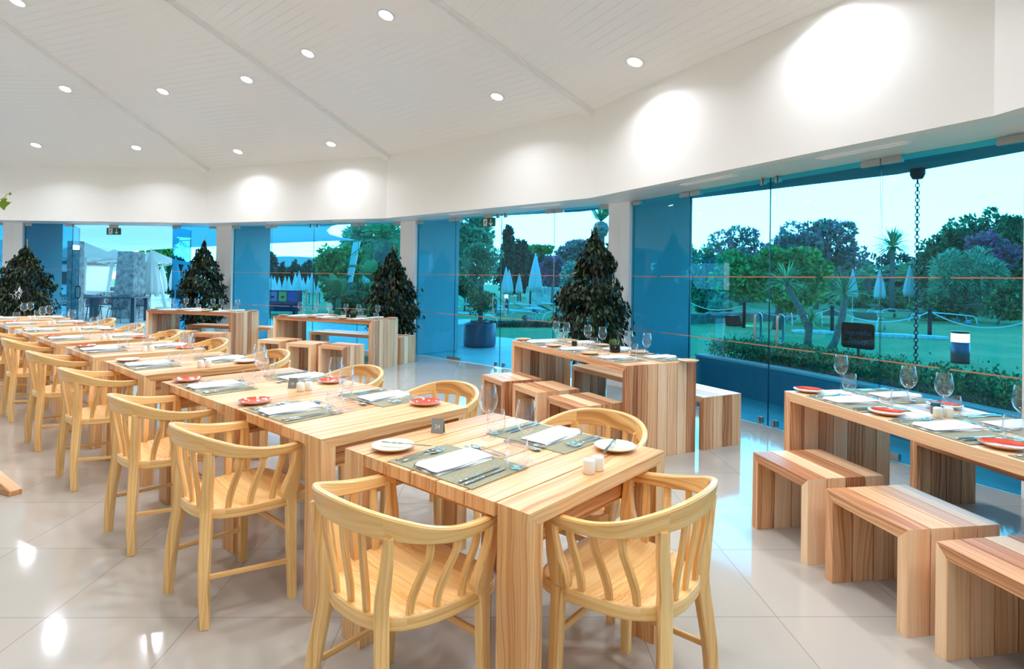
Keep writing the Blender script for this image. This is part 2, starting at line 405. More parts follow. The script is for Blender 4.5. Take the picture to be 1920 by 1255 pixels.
# slot diffusers in the soffit
for k in (0, 1, 2, 3):
    for j, (u0, u1) in enumerate([(0.75, 1.45), (2.35, 3.05)]):
        A = GP(k, u0, -0.40); B = GP(k, u1, -0.40); t = (B - A).normalized(); nn = NRM(k)
        m = MB()
        for q in (-0.035, 0.035):
            c = (A + B) / 2 + nn * q
            m.obox(V3(c, HG - 0.006), V3(t, 0) * ((B - A).length / 2), V3(nn, 0) * 0.006, (0, 0, 0.006))
        for q in (u0, u1):
            c = GP(k, q, -0.40); m.obox(V3(c, HG - 0.006), V3(t, 0) * 0.006, V3(nn, 0) * 0.041, (0, 0, 0.006))
        o = m.build('air_diffuser', MT['white_gloss'])
        side = ['right-hand window', 'second window bay from the right', 'third window bay from the right', 'far left window bay'][k]
        tag(o, '%s white slot air diffuser in the soffit over the %s' % (('right', 'left')[j], side), 'air vent', 'slot diffusers in the soffit')
# solid walls that close the hall behind the camera
m = MB(); m.box(-15.2, 4.6, -3.8, -3.6, -0.1, 8.2); structure(m.build('wall_back', MT['white_paint']))
m = MB(); m.box(-15.3, -15.1, -3.8, 10.8, -0.1, 8.2); structure(m.build('wall_left', MT['white_paint']))
m = MB()
A, B = VX(-1, RG), VX(-2, RG); nn = NRM(-2)
m.prism([V3(A, 0), V3(B, 0), V3(B + nn * .2, 0), V3(A + nn * .2, 0)], (0, 0, HG)); structure(m.build('wall_right', MT['white_paint']))

# pillars at the corners of the glass
for k in range(0, 5):
    v = VX(k, RG); a = GP(k, 0.20); b = GP(k - 1, SIDE_L - 0.20); n0, n1 = NRM(k), NRM(k - 1)
    pts = [a - n0 * 0.05, VX(k, RG - 0.05), b - n1 * 0.05, b + n1 * 0.16, VX(k, RG + 0.17), a + n0 * 0.16]
    m = MB(); m.prism([V3(p, 0.0) for p in pts], (0, 0, HG)); structure(m.build('wall_pillar', MT['white_gloss'], bevel=0.004))
# fin walls outside, square to the glass
for k in (1, 2, 3, 4):
    nn = NRM(k - 1); t = (VX(k, RG) - VX(k - 1, RG)).normalized(); a = GP(k - 1, SIDE_L - 0.215, 0.03)
    pts = [a, a + nn * 1.02, a + nn * 1.02 + t * 0.22, a + t * 0.22]
    m = MB(); m.prism([V3(p, 0) for p in pts], (0, 0, 2.62)); structure(m.build('wall_fin', MT['fin'] if 'fin' in MT else MT['white_paint']))

# glass: four panes a side, the two middle ones are doors
SEAM = [0.205, 1.17, 2.25, 3.34, SIDE_L - 0.205]
BAY = {0: 'right-hand window bay', 1: 'window bay behind the long table in the middle', 2: 'third window bay from the right', 3: 'far left window bay', -1: 'window bay beyond the right edge', 4: 'window bay at the left edge'}
wn = dn = 0
def patch(m, k, u, w, z, h=0.055, off=0.0):
    nn = NRM(k); t = (VX(k + 1, RG) - VX(k, RG)).normalized(); c = GP(k, u, off)
    m.obox(V3(c, z), V3(t, 0) * w / 2, V3(nn, 0) * 0.02, (0, 0, h / 2))
def screw(m, k, u, z):
    nn = NRM(k); c = GP(k, u, -0.021); m.tube([V3(c, z), V3(c - nn * 0.003, z)], 0.006, 8, rnd=0)
def pull(k, u):
    nn = NRM(k); h0, h1 = 0.845, 1.125; r = 0.045; pts = []
    m = MB(); pl = []
    for i in range(9):
        a = pi * i / 8; pl.append((cos(a) * r, h1 - r + sin(a) * r))
    for i in range(9):
        a = pi + pi * i / 8; pl.append((cos(a) * r, h0 + r + sin(a) * r))
    P = [V3(GP(k, u) + nn * q, z) for q, z in pl]; P.append(P[0]); P.append(P[1])
    m.tube(P, 0.0125, 10, cap=False, rnd=0.3, ref=V3(Vector((-nn.y, nn.x)), 0)); return m
for k in (-1, 0, 1, 2, 3, 4):
    nn = NRM(k); t = (VX(k + 1, RG) - VX(k, RG)).normalized()
    for j in range(4):
        if k == 3 and j in (1, 2): continue          # the doors of this bay stand open
        u0, u1 = SEAM[j] + 0.004, SEAM[j + 1] - 0.004
        door = j in (1, 2)
        if door: dn += 1; nm = 'door_%d' % dn
        else: wn += 1; nm = 'window_%d' % wn
        root = structure(empty(nm, V3(GP(k, (u0 + u1) / 2), 0)))
        P = lambda u, o, z: V3(GP(k, u, o), z) - root.location
        m = MB(); c = [P(u0, -.005, .012), P(u1, -.005, .012), P(u1, .005, .012), P(u0, .005, .012), P(u0, -.005, HG - .006), P(u1, -.005, HG - .006), P(u1, .005, HG - .006), P(u0, .005, HG - .006)]
        m.add(c, [(3, 2, 1, 0), (4, 5, 6, 7), (1, 2, 6, 5), (3, 0, 4, 7)], mi=1); m.add(c, [(0, 1, 5, 4), (2, 3, 7, 6)], mi=0)
        m.build('pane', [MT['pane'], MT['pane_edge']], root)
        mid = (u0 + u1) / 2
        for z in (1.496, 0.806):
            m = MB()
            for a, b in ((u0, mid - 0.035), (mid + 0.035, u1)):
                c = [P(a, -.0065, z - .005), P(b, -.0065, z - .005), P(b, -.0052, z - .005), P(a, -.0052, z - .005), P(a, -.0065, z + .005), P(b, -.0065, z + .005), P(b, -.0052, z + .005), P(a, -.0052, z + .005)]
                m.hexa(c)
            m.build('marking_stripe', MT['stripe'], root)
        if door:
            us = SEAM[2] + (-0.13 if j == 1 else 0.13)
            m = pull(k, us); m.v = [tuple(Vector(p) - root.location) for p in m.v]; m.build('door_handle', MT['brushed'], root)
            # corner fittings of this leaf
            pv = SEAM[1] if j == 1 else SEAM[3]; s_ = 1 if j == 1 else -1
            for z in (HG - 0.035, 0.045):
                m = MB(); patch(m, k, pv + s_ * 0.085, 0.16, z); screw(m, k, pv + s_ * .05, z); screw(m, k, pv + s_ * .12, z)
                m.v = [tuple(Vector(p) - root.location) for p in m.v]; m.build('hinge_fitting', MT['brushed'], root, bevel=0.002)
            for z in (HG - 0.035, 0.055):
                m = MB(); patch(m, k, SEAM[2] - s_ * 0.085, 0.05, z, 0.06); cc = GP(k, SEAM[2] - s_ * 0.085, -.03)
                m.tube([V3(cc, z - .04), V3(cc, z + .04)], 0.009, 8)
                m.v = [tuple(Vector(p) - root.location) for p in m.v]; m.build('bolt_lock', MT['brushed'], root, bevel=0.002)
        else:
            for pv, s_ in ([(SEAM[1], -1), (SEAM[0], 1)] if j == 0 else [(SEAM[3], 1), (SEAM[4], -1)]):
                zs = (HG - 0.035, 0.045) if pv in (SEAM[1], SEAM[3]) else (HG - 0.035,)
                for z in zs:
                    m = MB(); patch(m, k, pv + s_ * 0.085, 0.16, z); screw(m, k, pv + s_ * .05, z); screw(m, k, pv + s_ * .12, z)
                    m.v = [tuple(Vector(p) - root.location) for p in m.v]; m.build('corner_fitting', MT['brushed'], root, bevel=0.002)
# the left bay's open leaves, swung outwards
for j, (uh, sgn) in enumerate([(SEAM[1], 1), (SEAM[3], -1)]):
    nn = NRM(3); t = (VX(4, RG) - VX(3, RG)).normalized(); dn += 1
    h = GP(3, uh); d = (nn * 0.985 + t * (0.17 if sgn > 0 else 0.13)).normalized()
    if sgn < 0: d = (Vector((-9.18, 11.5)) / Vector((-9.18, 11.5)).length * 0.9 + nn * 0.25).normalized()
    root = structure(empty('door_%d' % dn, V3(h, 0))); e = Vector((-d.y, d.x)) * 0.005; d3 = V3(d, 0); e3 = V3(e, 0)
    m = MB(); c = [-e3 + d3 * .01, -e3 + d3 * 1.05, e3 + d3 * 1.05, e3 + d3 * .01]; c = [p + Vector((0, 0, .012)) for p in c] + [p + Vector((0, 0, HG - .03)) for p in c]
    m.add(c, [(3, 2, 1, 0), (4, 5, 6, 7), (1, 2, 6, 5), (3, 0, 4, 7)], mi=1); m.add(c, [(0, 1, 5, 4), (2, 3, 7, 6)], mi=0); m.build('pane', [MT['pane'], MT['pane_edge']], root)
    m = MB(); q = d3 * 0.92; f = e3 * 9
    P = [q + f * cos(a) + Vector((0, 0, (1.08 if a <= pi else 0.89) + sin(a) * .045)) for a in [pi * i / 8 for i in range(17)]]; P.append(P[0]); P.append(P[1])
    m.tube(P, 0.0125, 8, cap=False, ref=tuple(d3)); m.build('door_handle', MT['dark_metal'], root)
    for z in (HG - .035, .045):
        m = MB(); m.obox(d3 * .09 + Vector((0, 0, z)), d3 * .08, e3 * 4, (0, 0, .028)); m.build('hinge_fitting', MT['brushed'], root, bevel=.002)

# exit signs hanging from the soffit
def exit_sign():
    r = empty('exit_sign'); w, h = 0.30, 0.145
    m = MB(); m.box(-w / 2, w / 2, -.012, .012, -h / 2, h / 2); m.build('sign_box', MT['exit_green'], r, bevel=0.002)
    m = MB()
    m.box(-.1, .1, -.002, .002, h / 2, h / 2 + .07)
    m.build('hanger', MT['brushed'], r)
    y = -0.0125
    m = MB(); m.prism([(-.106, y, -.058), (-.02, y, -.058), (-.02, y, .058), (-.106, y, .058)], (0, -.001, 0)); m.build('door_symbol', MT['exit_white'], r)
    m = MB(); y = -.014
    def seg(a, b, wd, lift=0.0):
        a = Vector((a[0], y - lift, a[1])); b = Vector((b[0], y - lift, b[1])); d = (b - a).normalized(); s_ = Vector((d.z, 0, -d.x)) * wd / 2
        m.prism([a - s_, b - s_, b + s_, a + s_], (0, -.0008, 0))
    m.prism([(-.048 + .009 * cos(a), y, .034 + .009 * sin(a)) for a in [2 * pi * i / 10 for i in range(10)]], (0, -.0008, 0))
    seg((-.056, .024), (-.072, -.012), .016); seg((-.056, .020), (-.036, .006), .006); seg((-.036, .006), (-.024, .010), .006, .0002)
    seg((-.060, .022), (-.082, .018), .006); seg((-.082, .018), (-.09, .002), .006, .0002); seg((-.070, -.012), (-.050, -.024), .009)
    seg((-.052, -.022), (-.042, -.050), .008, .0002); seg((-.074, -.012), (-.082, -.028), .009, .0001); seg((-.080, -.027), (-.104, -.027), .007, .0003)
    m.build('running_figure', MT['exit_green'], r)
    m = MB(); y = -.0125; seg((.065, .055), (.065, -.045), .014); seg((.067, -.055), (.028, -.012), .014, .0002); seg((.063, -.055), (.102, -.012), .014, .0004)
    m.build('arrow', MT['exit_white'], r)
    return tag(r, None, 'exit sign')
def face_in(k): nn = NRM(k); return atan2(nn.y, nn.x) - pi / 2
c = at(921, 418, 2.35); p = GP(1, 2.49, -0.06); inst('exit', exit_sign, V3(p, 2.36), face_in(1), 'green exit sign with running figure and down arrow hanging before dark trees', 'hanging exit signs')
p = GP(3, 2.41, -0.06); inst('exit', exit_sign, V3(p, 2.34), face_in(3), 'green exit sign with running figure and down arrow over the open far left doorway', 'hanging exit signs')

# recessed downlights
def downlight():
    r = empty('downlight'); m = MB()
    m.lathe([(0.088, 0.0), (0.100, -0.002), (0.102, -0.008), (0.088, -0.010), (0.076, -0.006), (0.070, 0.0)], 28, rnd=0); m.build('trim_ring', MT['white_gloss'], r)
    m = MB(); m.disc(0.0745, -0.004, 24, up=False, rnd=0); m.build('lamp_lens', MT['lamp'], r)
    ld = bpy.data.lights.new('downlight_beam', 'AREA'); ld.shape = 'DISK'; ld.size = 0.14; ld.energy = LAMP_W; ld.color = LAMP_C; ld.spread = radians(148)
    lo = bpy.data.objects.new('downlight_beam', ld); COL.objects.link(lo); lo.parent = r; lo.location = (0, 0, -0.006)
    return tag(r, None, 'ceiling light')
LIT = []
def ceil_at(k, ap, tg):
    nn = NRM(k); t = Vector((-nn.y, nn.x)); p = C + nn * ap + t * tg; z = HC + SL * (apo - ap)
    return V3(p, z - 0.002), nn
SPOTS = [(1, 9.42, -1.05, 'large bright recessed downlight nearest the top centre of the white ceiling'),
    (1, 9.42, .66, 'recessed downlight just below-left of the one nearest the top centre'),
    (2, 9.5, -1.23, 'recessed downlight on the white boards right of the second rafter from the left'),
    (2, 9.5, .5, 'recessed downlight beside the small dark gap of the left rafter'),
    (3, 9.25, -1.22, 'higher recessed downlight above the far left window bay'),
    (3, 10.98, .67, 'lowest left recessed downlight, close to the left edge of the photo'),
    (3, 11.02, -1.23, 'lower recessed downlight over the exit sign of the far left doorway'),
    (2, 11.29, .8, 'recessed downlight close to the wall, first right of the left rafter foot'),
    (2, 11.3, -1.34, 'recessed downlight close to the wall, just left of the second rafter foot'),
    (1, 11.1, -1.18, 'recessed downlight over the middle window bay, left of the third rafter foot'),
    (0, 11.41, .81, 'recessed downlight right of the third rafter foot, grazing the white wall'),
    (0, 11.62, -1.16, 'recessed downlight at the top edge that lights the wall over the right window')]
for k, ap, tg, lb in SPOTS: LIT.append((k, ap, tg, lb))
for k in (-1, 0, 1, 2, 3, 4, 5):
    for ap in (9.42, 7.6):
        for tg in ((-1.1, .7) if ap > 7 else (0,)):
            if (ap == 9.42 and k in (1, 2)) or (ap == 9.42 and k == 3 and tg < 0): continue
            if ap < 6 and k in (-1, 5): continue
            LIT.append((k, ap, tg, None))
LIT += [(1, 11.2, .8, None)] * 0 + [(-1, 11.3, .8, None), (-1, 11.3, -1.1, None), (4, 11.1, -1.1, None)]
RC = [0]
for k, ap, tg, lb in LIT:
    p, nn = ceil_at(k, ap, tg)
    if p.y < -3.3 or p.x < -14.8: continue
    o = inst('lamp', downlight, p, 0)
    tilt = math.atan(SL)
    # lie flat on the sloping boards
    zax = Vector((nn.x * sin(tilt), nn.y * sin(tilt), cos(tilt))); xax = Vector((-nn.y, nn.x, 0)); yax = zax.cross(xax)
    o.rotation_euler = Matrix((xax, yax, zax)).transposed().to_euler()
    o['group'] = 'recessed ceiling downlights'
    if lb: o['label'] = lb
    else: o['label'] = 'recessed ceiling downlight of the hall outside the picture, further in over the dining floor'
# ================================================================== furniture
AR = 0.8543; E1 = Vector((cos(AR), sin(AR))); E2 = Vector((-sin(AR), cos(AR))); O1 = Vector((0.0624, 1.6857))
def RW(u, v, z=0.0): return V3(O1 + E1 * u + E2 * v, z)
def hoop_thing(L, n, H, t, pw, seed, kind):
    """n planks bent over like a staple: legs, mitre, top; x along the length, y across"""
    random.seed(seed); r = empty(kind); g = 0.006; rn = [random.random() for _ in range(3 * n)]
    top = MB(); a = MB(); b = MB()
    for i in range(n):
        y0, y1 = i * pw + g / 2, (i + 1) * pw - g / 2; dy = (0, y1 - y0, 0)
        top.prism([(0, y0, H), (L, y0, H), (L - t, y0, H - t), (t, y0, H - t)], dy, g=(1, 0, 0), rnd=rn[i])
        a.prism([(0, y0, 0), (0, y0, H), (t, y0, H - t), (t, y0, 0)], dy, g=(0, 0, 1), rnd=rn[n + i])
        b.prism([(L, y0, 0), (L, y0, H), (L - t, y0, H - t), (L - t, y0, 0)], dy, g=(0, 0, 1), rnd=rn[2 * n + i])
    top.build('tabletop' if 'table' in kind else 'seat', MT['elm'], r, bevel=0.0012)
    a.build('end_panel', MT['elm'], r, bevel=0.0012); b.build('end_panel', MT['elm'], r, bevel=0.0012)
    return r
def dir_rz(deg): return radians(deg)
# long tables (far-left corner, axis angle)
LT = {'A': (0.007, 6.328, -62.8, 1.99, 0.74), 'B': (-3.93, 9.53, -22.2, 1.95, 0.72), 'C': (-6.72, 10.62, -14.5, 1.86, 0.72), 'D': (1.707, 3.605, -79.5, 2.0, 0.72)}
TN = {'A': 'the middle plank table', 'B': 'the second plank table', 'C': 'the farthest plank table', 'D': 'the right-hand plank table'}
for q, (x, y, a, L, D) in LT.items():
    o = hoop_thing(L, 7, 0.765, 0.055, D / 7, ord(q), 'long_table'); place(o, (x, y, 0), dir_rz(a))
    tag(o, {'A': 'long plank table in the middle with a striped end panel facing the camera', 'B': 'long plank table second from the left, before the third window bay',
            'C': 'farthest long plank table, between the far left doorway and its potted tree', 'D': 'long plank table cut by the right edge with coral red plates'}[q], 'table', 'long plank tables by the windows')
BN = {'A': (0.704, 6.69, -61.8, 2.0, .465), 'B': (-3.60, 10.30, -24.5, 1.96, .45), 'D': (2.63, 3.80, -81.0, 2.0, .45), 'C': (-6.35, 11.28, -14.5, 1.9, .45)}
for q, (x, y, a, L, D) in BN.items():
    o = hoop_thing(L, 4, 0.45, 0.052, D / 4, ord(q) + 40, 'long_bench'); place(o, (x, y, 0), dir_rz(a))
    tag(o, 'long plank bench on the window side of ' + TN[q], 'bench', 'long plank benches')
ST_ = [('A', -.30, 6.03, -61), ('A', .02, 5.52, -62.5), ('A', .31, 4.95, -61),
       ('B', -3.94, 8.98, -23), ('B', -3.35, 8.60, -23), ('B', -2.79, 8.37, -22.6),
       ('D', 1.435, 3.415, -79.5), ('D', 1.545, 2.825, -80.5), ('D', 1.668, 2.262, -79.5),
       ('C', -6.1, 9.95, -14.5), ('C', -5.45, 9.75, -14.5)]
pos = {'A': ['farthest', 'middle', 'nearest'], 'B': ['left', 'middle', 'right'], 'D': ['farthest', 'middle', 'nearest'], 'C': ['left', 'right']}; cnt = {}
for q, x, y, a in ST_:
    i = cnt.get(q, 0); cnt[q] = i + 1
    o = hoop_thing(0.475, 4, 0.437, 0.05, 0.1125, hash((ord(q), i)) % 1000, 'plank_stool'); place(o, (x, y, 0), dir_rz(a))
    tag(o, '%s short plank stool on the room side of %s' % (pos[q][i], TN[q]), 'stool', 'short plank stools')

# dining tables of the slanting row
def dining_table(Lv, far_legs=True, seed=1):
    random.seed(seed); r = empty('dining_table'); w, H, t, lw, lt = 0.8656, 0.75, 0.045, 0.13, 0.07
    n = 7; pw = Lv / n; g = 0.006; top = MB()
    for i in range(n):
        y0, y1 = i * pw + g / 2, (i + 1) * pw - g / 2
        if i in (0, n - 1): top.prism([(0, y0, H), (w, y0, H), (w - t, y0, H - t), (t, y0, H - t)], (0, y1 - y0, 0), g=(1, 0, 0))
        else: top.box(0, w, y0, y1, H - t, H, g=(1, 0, 0))
    top.build('tabletop', MT['ash_table'], r, bevel=0.0012)
    lg = [(0, 0), (w, 0)] + ([(0, Lv), (w, Lv)] if far_legs else [])
    for x, y in lg:
        s_ = 1 if x == 0 else -1; q = 1 if y == 0 else -1; m = MB(); y0, y1 = sorted((y + q * g / 2, y + q * (lw - g / 2)))
        m.prism([(x, y0, 0), (x, y0, H), (x + s_ * t, y0, H - t), (x + s_ * lt, y0, H - t), (x + s_ * lt, y0, 0)], (0, y1 - y0, 0), g=(0, 0, 1)); m.build('leg', MT['ash_table'], r, bevel=0.0012)
    for y in ((0.095,) if not far_legs else (0.095, Lv - 0.12)):
        m = MB(); m.box(lt, w - lt, y, y + .025, H - .105, H - t, g=(1, 0, 0)); m.box(lt, w - lt, y, y + .025, H - .165, H - .108, g=(1, 0, 0)); m.build('apron', MT['ash_table'], r)
    for x in (0.115, w - 0.14):
        m = MB(); m.box(x, x + .025, lw, Lv - (lw if far_legs else 0), H - .115, H - t, g=(0, 1, 0)); m.build('apron', MT['ash_table'], r)
    return r
DT = [(0.0, .958, 'the nearest dining table', True), (1.128, .822, 'the near half of the double dining table', False), (1.950, 1.078, 'the far half of the double dining table', True),
      (3.344, .95, 'the third dining table of the row', True), (4.577, .95, 'the fourth dining table of the row', True), (5.82, .95, 'the fifth dining table of the row', True),
      (7.05, .95, 'the sixth dining table of the row', True), (8.28, .95, 'the seventh dining table of the row', True), (9.51, .95, 'the last dining table of the row', True)]
for i, (v0, L, nm, fl) in enumerate(DT):
    o = dining_table(L - (0.004 if i == 1 else 0), fl, 11 + i); place(o, RW(0, v0), AR)
    tag(o, {0: 'square ash dining table nearest the camera, set for two', 1: 'near half of the double ash dining table, butted against the far half', 2: 'far half of the double ash dining table, its leg at the joint'}.get(i,
        'square ash dining table, %s counted from the camera' % nm.replace('the ', '').replace(' dining table of the row', ' in the row')), 'table', 'ash dining tables of the slanting row')

# chair: faces +x
def curve(pts, n, sub=6):
    """Catmull-Rom through tuples"""
    P = [np.array(p, float) for p in pts]; P = [2 * P[0] - P[1]] + P + [2 * P[-1] - P[-2]]; out = []
    for i in range(1, len(P) - 2):
        for j in range(sub):
            t = j / sub; a, b, c, d = P[i - 1:i + 3]
            out.append(0.5 * ((2 * b) + (-a + c) * t + (2 * a - 5 * b + 4 * c - d) * t * t + (-a + 3 * b - 3 * c + d) * t ** 3))
    out.append(P[-2]); return out
def chair():
    random.seed(5); r = empty('armchair'); w = MT['ash']
    # seat: rounded outline, softly dished
    prof = [(-.184, 0), (-.179, .07), (-.155, .135), (-.10, .190), (-.03, .222), (.07, .238), (.16, .243), (.225, .232), (.262, .19), (.276, .11), (.28, 0)]
    half = curve(prof, 0, 4); out = [(p[0], p[1]) for p in half] + [(p[0], -p[1]) for p in half[::-1][1:-1]]
    n = len(out); m = MB(); cx = .04
    rings = []
    for s_, z in ((0.96, .414), (0.995, .416), (1.0, .420), (1.0, .452), (.993, .457), (.95, .458), (.7, .452), (.35, .4485)):
        rings.append([(cx + (x - cx) * s_, y * s_, z) for x, y in out])
    m.sweep(rings, cap=True, g=(0, 1, 0), rnd=.5, smooth=True, endv=False); m.build('seat', w, r)
    # crest rail running round into the arms
    half = [(.192, .262, .662, .036, .034), (.12, .271, .660, .038, .030), (.02, .273, .664, .044, .027), (-.07, .256, .678, .052, .025), (-.140, .212, .692, .065, .024), (-.185, .145, .700, .076, .024), (-.205, .07, .704, .081, .024), (-.210, 0, .705, .082, .024)]
    full = half + [(x, -y, z, h, t) for x, y, z, h, t in half[::-1][1:]]
    cu = curve(full, 0, 5); rg = []; N = len(cu)
    for i, p in enumerate(cu):
        a, b = cu[max(0, i - 1)], cu[min(N - 1, i + 1)]; t = np.array([b[0] - a[0], b[1] - a[1]]); t /= np.linalg.norm(t); o = np.array([t[1], -t[0]])
        c = np.array([p[0], p[1]]);
        if o @ (c - np.array([.05, 0])) < 0: o = -o
        h, th, z0 = p[3], p[4], p[2]; lean = 0.10 * h
        hw = th / 2; pts = []
        for (q, z) in ((-hw + .003, 0), (hw - .003, 0), (hw, .004), (hw, h - .005), (hw - .004, h), (-hw + .004, h), (-hw, h - .005), (-hw, .004)):
            oo = q + (z / h) * lean * 2 - .002; pts.append((c[0] + o[0] * oo, c[1] + o[1] * oo, z0 + z))
        rg.append(pts)
    m = MB()
    # three laminated lengths, each with its own grain run
    for a, b in ((0, N // 3), (N // 3, 2 * N // 3), (2 * N // 3, N - 1)):
        vs = [p for q in rg[a:b + 1] for p in q]; k = b - a + 1; fs = [(i * 8 + j, (i + 1) * 8 + j, (i + 1) * 8 + (j + 1) % 8, i * 8 + (j + 1) % 8) for i in range(k - 1) for j in range(8)]
        if a == 0: fs.append(tuple(range(8)))
        if b == N - 1: fs.append(tuple((k - 1) * 8 + j for j in range(7, -1, -1)))
        f0 = len(m.f); m.add(vs, fs, g=(0, 1, 0), smooth=False, rnd=.45 + random.random() * .1)
        s_ = 0.0
        for i in range(k - 1):
            d = (Vector(rg[a + i + 1][0]) - Vector(rg[a + i][0])).length
            for j in range(8):
                m.uv[f0 + i * 8 + j] = [(s_, j * .02), (s_ + d, j * .02), (s_ + d, (j + 1) * .02), (s_, (j + 1) * .02)]
            s_ += d
    m.build('crest_rail', w, r, bevel=0.0)
    def bar(name, pts, sizes, ref=(1, 0, 0)):
        """rectangular bar, sizes (along ref, across) per point"""
        cu = curve([tuple(p) + tuple(s_) for p, s_ in zip(pts, sizes)], 0, 4); rg = []
        for i, q in enumerate(cu):
            a, b = cu[max(0, i - 1)][:3], cu[min(len(cu) - 1, i + 1)][:3]; t = Vector(b - a).normalized(); u = Vector(ref); u = (u - t * u.dot(t)).normalized(); v_ = t.cross(u); p = Vector(q[:3])
            a_, b_ = q[3] / 2, q[4] / 2; c_ = .25 * min(a_, b_)
            rg.append([p + u * x + v_ * y for x, y in ((-a_ + c_, -b_), (a_ - c_, -b_), (a_, -b_ + c_), (a_, b_ - c_), (a_ - c_, b_), (-a_ + c_, b_), (-a_, b_ - c_), (-a_, -b_ + c_))])
        m = MB(); m.sweep(rg, g=tuple((Vector(cu[-1][:3]) - Vector(cu[0][:3])).normalized()), smooth=False); return m.build(name, w, r)
    for s_ in (1, -1):
        # back leg that rises through the seat edge to the crest
        bar('back_leg', [(-.178, s_ * .205, 0), (-.176, s_ * .180, .20), (-.156, s_ * .146, .42), (-.158, s_ * .146, .50), (-.160, s_ * .168, .61), (-.166, s_ * .186, .712)],
            [(.034, .036), (.040, .044), (.044, .048), (.042, .048), (.036, .050), (.026, .050)], ref=(.8, s_ * .6, 0))
        # front leg that swells and rises to the arm
        bar('front_leg', [(.172, s_ * .248, 0), (.170, s_ * .238, .22), (.166, s_ * .232, .43), (.155, s_ * .236, .475), (.172, s_ * .246, .55), (.178, s_ * .257, .62), (.178, s_ * .264, .668)],
            [(.032, .030), (.040, .034), (.046, .036), (.070, .036), (.052, .034), (.036, .032), (.036, .032)])
        for (xs, ys, xt, yt) in ((.085, .222, .106, .268), (-.005, .208, .022, .270), (-.085, .182, -.068, .252)):
            bar('spindle', [(xs, s_ * ys, .45), (xs + (xt - xs) * .15, s_ * (ys + (yt - ys) * .10), .50), (xs + (xt - xs) * .5, s_ * (ys + (yt - ys) * .52), .57), (xs + (xt - xs) * .85, s_ * (ys + (yt - ys) * .92), .63), (xt, s_ * yt, .678)], [(.022, .014), (.026, .015), (.026, .015), (.024, .014), (.022, .013)], ref=(1, 0, 0))
        bar('side_stretcher', [(-.172, s_ * .184, .195), (0, s_ * .21, .18), (.168, s_ * .238, .165)], [(.02, .012)] * 3, ref=(0, 0, 1))
    for ys, yt in ((.078, .095), (0, 0), (-.078, -.095)):
        bar('spindle', [(-.160, ys, .45), (-.166, ys + (yt - ys) * .2, .51), (-.178, ys + (yt - ys) * .6, .58), (-.190, yt, .645), (-.197, yt, .71)], [(.014, .022), (.015, .026), (.015, .026), (.014, .024), (.013, .022)], ref=(1, 0, 0))
    bar('front_stretcher', [(.168, .236, .30), (.168, 0, .30), (.168, -.236, .30)], [(.022, .014)] * 3, ref=(0, 0, 1))
    return tag(r, None, 'chair', 'ash armchairs of the dining row')
L_CH = [(-.14, .445, 'nearest ash armchair, its curved back to the camera at bottom centre'), (-.165, 1.61, 'second ash armchair of the left line, at the near half of the double table'),
        (-.165, 2.53, 'third ash armchair of the left line, at the far half of the double table'), (-.14, 3.80, 'fourth ash armchair of the left line, counted from the camera'),
        (-.12, 5.02, 'fifth ash armchair of the left line, counted from the camera'), (-.10, 6.34, 'sixth ash armchair of the left line, close to the left edge'),
        (-.10, 7.53, 'seventh ash armchair of the left line, cut by the left edge')]
for u, v_, lb in L_CH: inst('chair', chair, RW(u, v_), AR, lb)
R_CH = [(.985, .46, 'the nearest dining table'), (1.0, 1.56, 'the near half of the double table'), (1.0, 2.50, 'the far half of the double table'),
        (.99, 3.80, 'the third dining table of the row'), (1.0, 5.06, 'the fourth dining table of the row'), (1.0, 6.32, 'the fifth dining table of the row'), (1.0, 7.56, 'the sixth dining table of the row'), (1.0, 8.8, 'the seventh dining table of the row')]
for u, v_, lb in R_CH: inst('chair', chair, RW(u, v_), AR + pi, 'ash armchair on the window side of ' + lb)
inst('chair', chair, RW(.445, -.115), AR + pi / 2 + radians(2), 'ash armchair at the end of the nearest dining table, right of its front leg')
# a wide wooden foot that pokes in at the left edge
m = MB(); random.seed(3); q = at(17, 932, 0); d = Vector((0.62, -0.30, 0)).normalized(); e = Vector((-d.y, d.x, 0))
m.prism([q, q - d * 1.0, q - d * 1.0 + Vector((0, 0, .30)), q - d * .05 + Vector((0, 0, .045)), q + Vector((0, 0, .03))], e * .07, g=tuple(d))
tag(m.build('wooden_stand', MT['ash_table'], bevel=.003), 'low sloping foot of a wooden stand poking in at the left edge', 'stand')
# spray of ivy reaching in from the left edge, in a pot on a tall post behind the frame
p0 = up(-60, 385, 5.2); r = empty('trailing_ivy', (p0.x, p0.y, 0)); lf = MT['ivy'] if 'ivy' in MT else plain('ivy_leaf', srgb(122, 150, 30), 0.5)
m = MB(); h = p0.z; m.lathe([(0.0, 0), (.14, 0), (.14, .02), (.03, .03), (.03, h - .25), (.0, h - .25)], 16); m.build('post', MT['ash_table'], r)
m = MB(); m.lathe([(0, h - .25), (.09, h - .25), (.12, h - .05), (.11, h - .05), (.10, h - .08), (0, h - .08)], 20); m.build('pot', MT['ceramic'], r)
def L(px, py): return up(px, py, 5.2) - Vector((p0.x, p0.y, 0))
m = MB(); m.tube([L(-58, 392), L(-20, 380), L(1, 374), L(9, 370), L(14, 363)], .003, 6); m.tube([L(-58, 396), L(-20, 400), L(0, 396)], .003, 6); m.build('vine_stem', lf, r)
m = MB()
def leafp(c, sz, ang, m=m):
    X = Vector((cos(ang), 0, sin(ang))) * sz; Z = Vector((-sin(ang), 0, cos(ang))) * sz; c = Vector(c)
    o_ = [(0, 0), (.35, .45), (.5, .2), (1.0, 0.05), (.55, -.25), (.35, -.5), (.1, -.2)]
    m.prism([c + X * a + Z * b + Vector((0, .02 * abs(b) * sz * 10, 0)) for a, b in o_], (0, .001, 0))
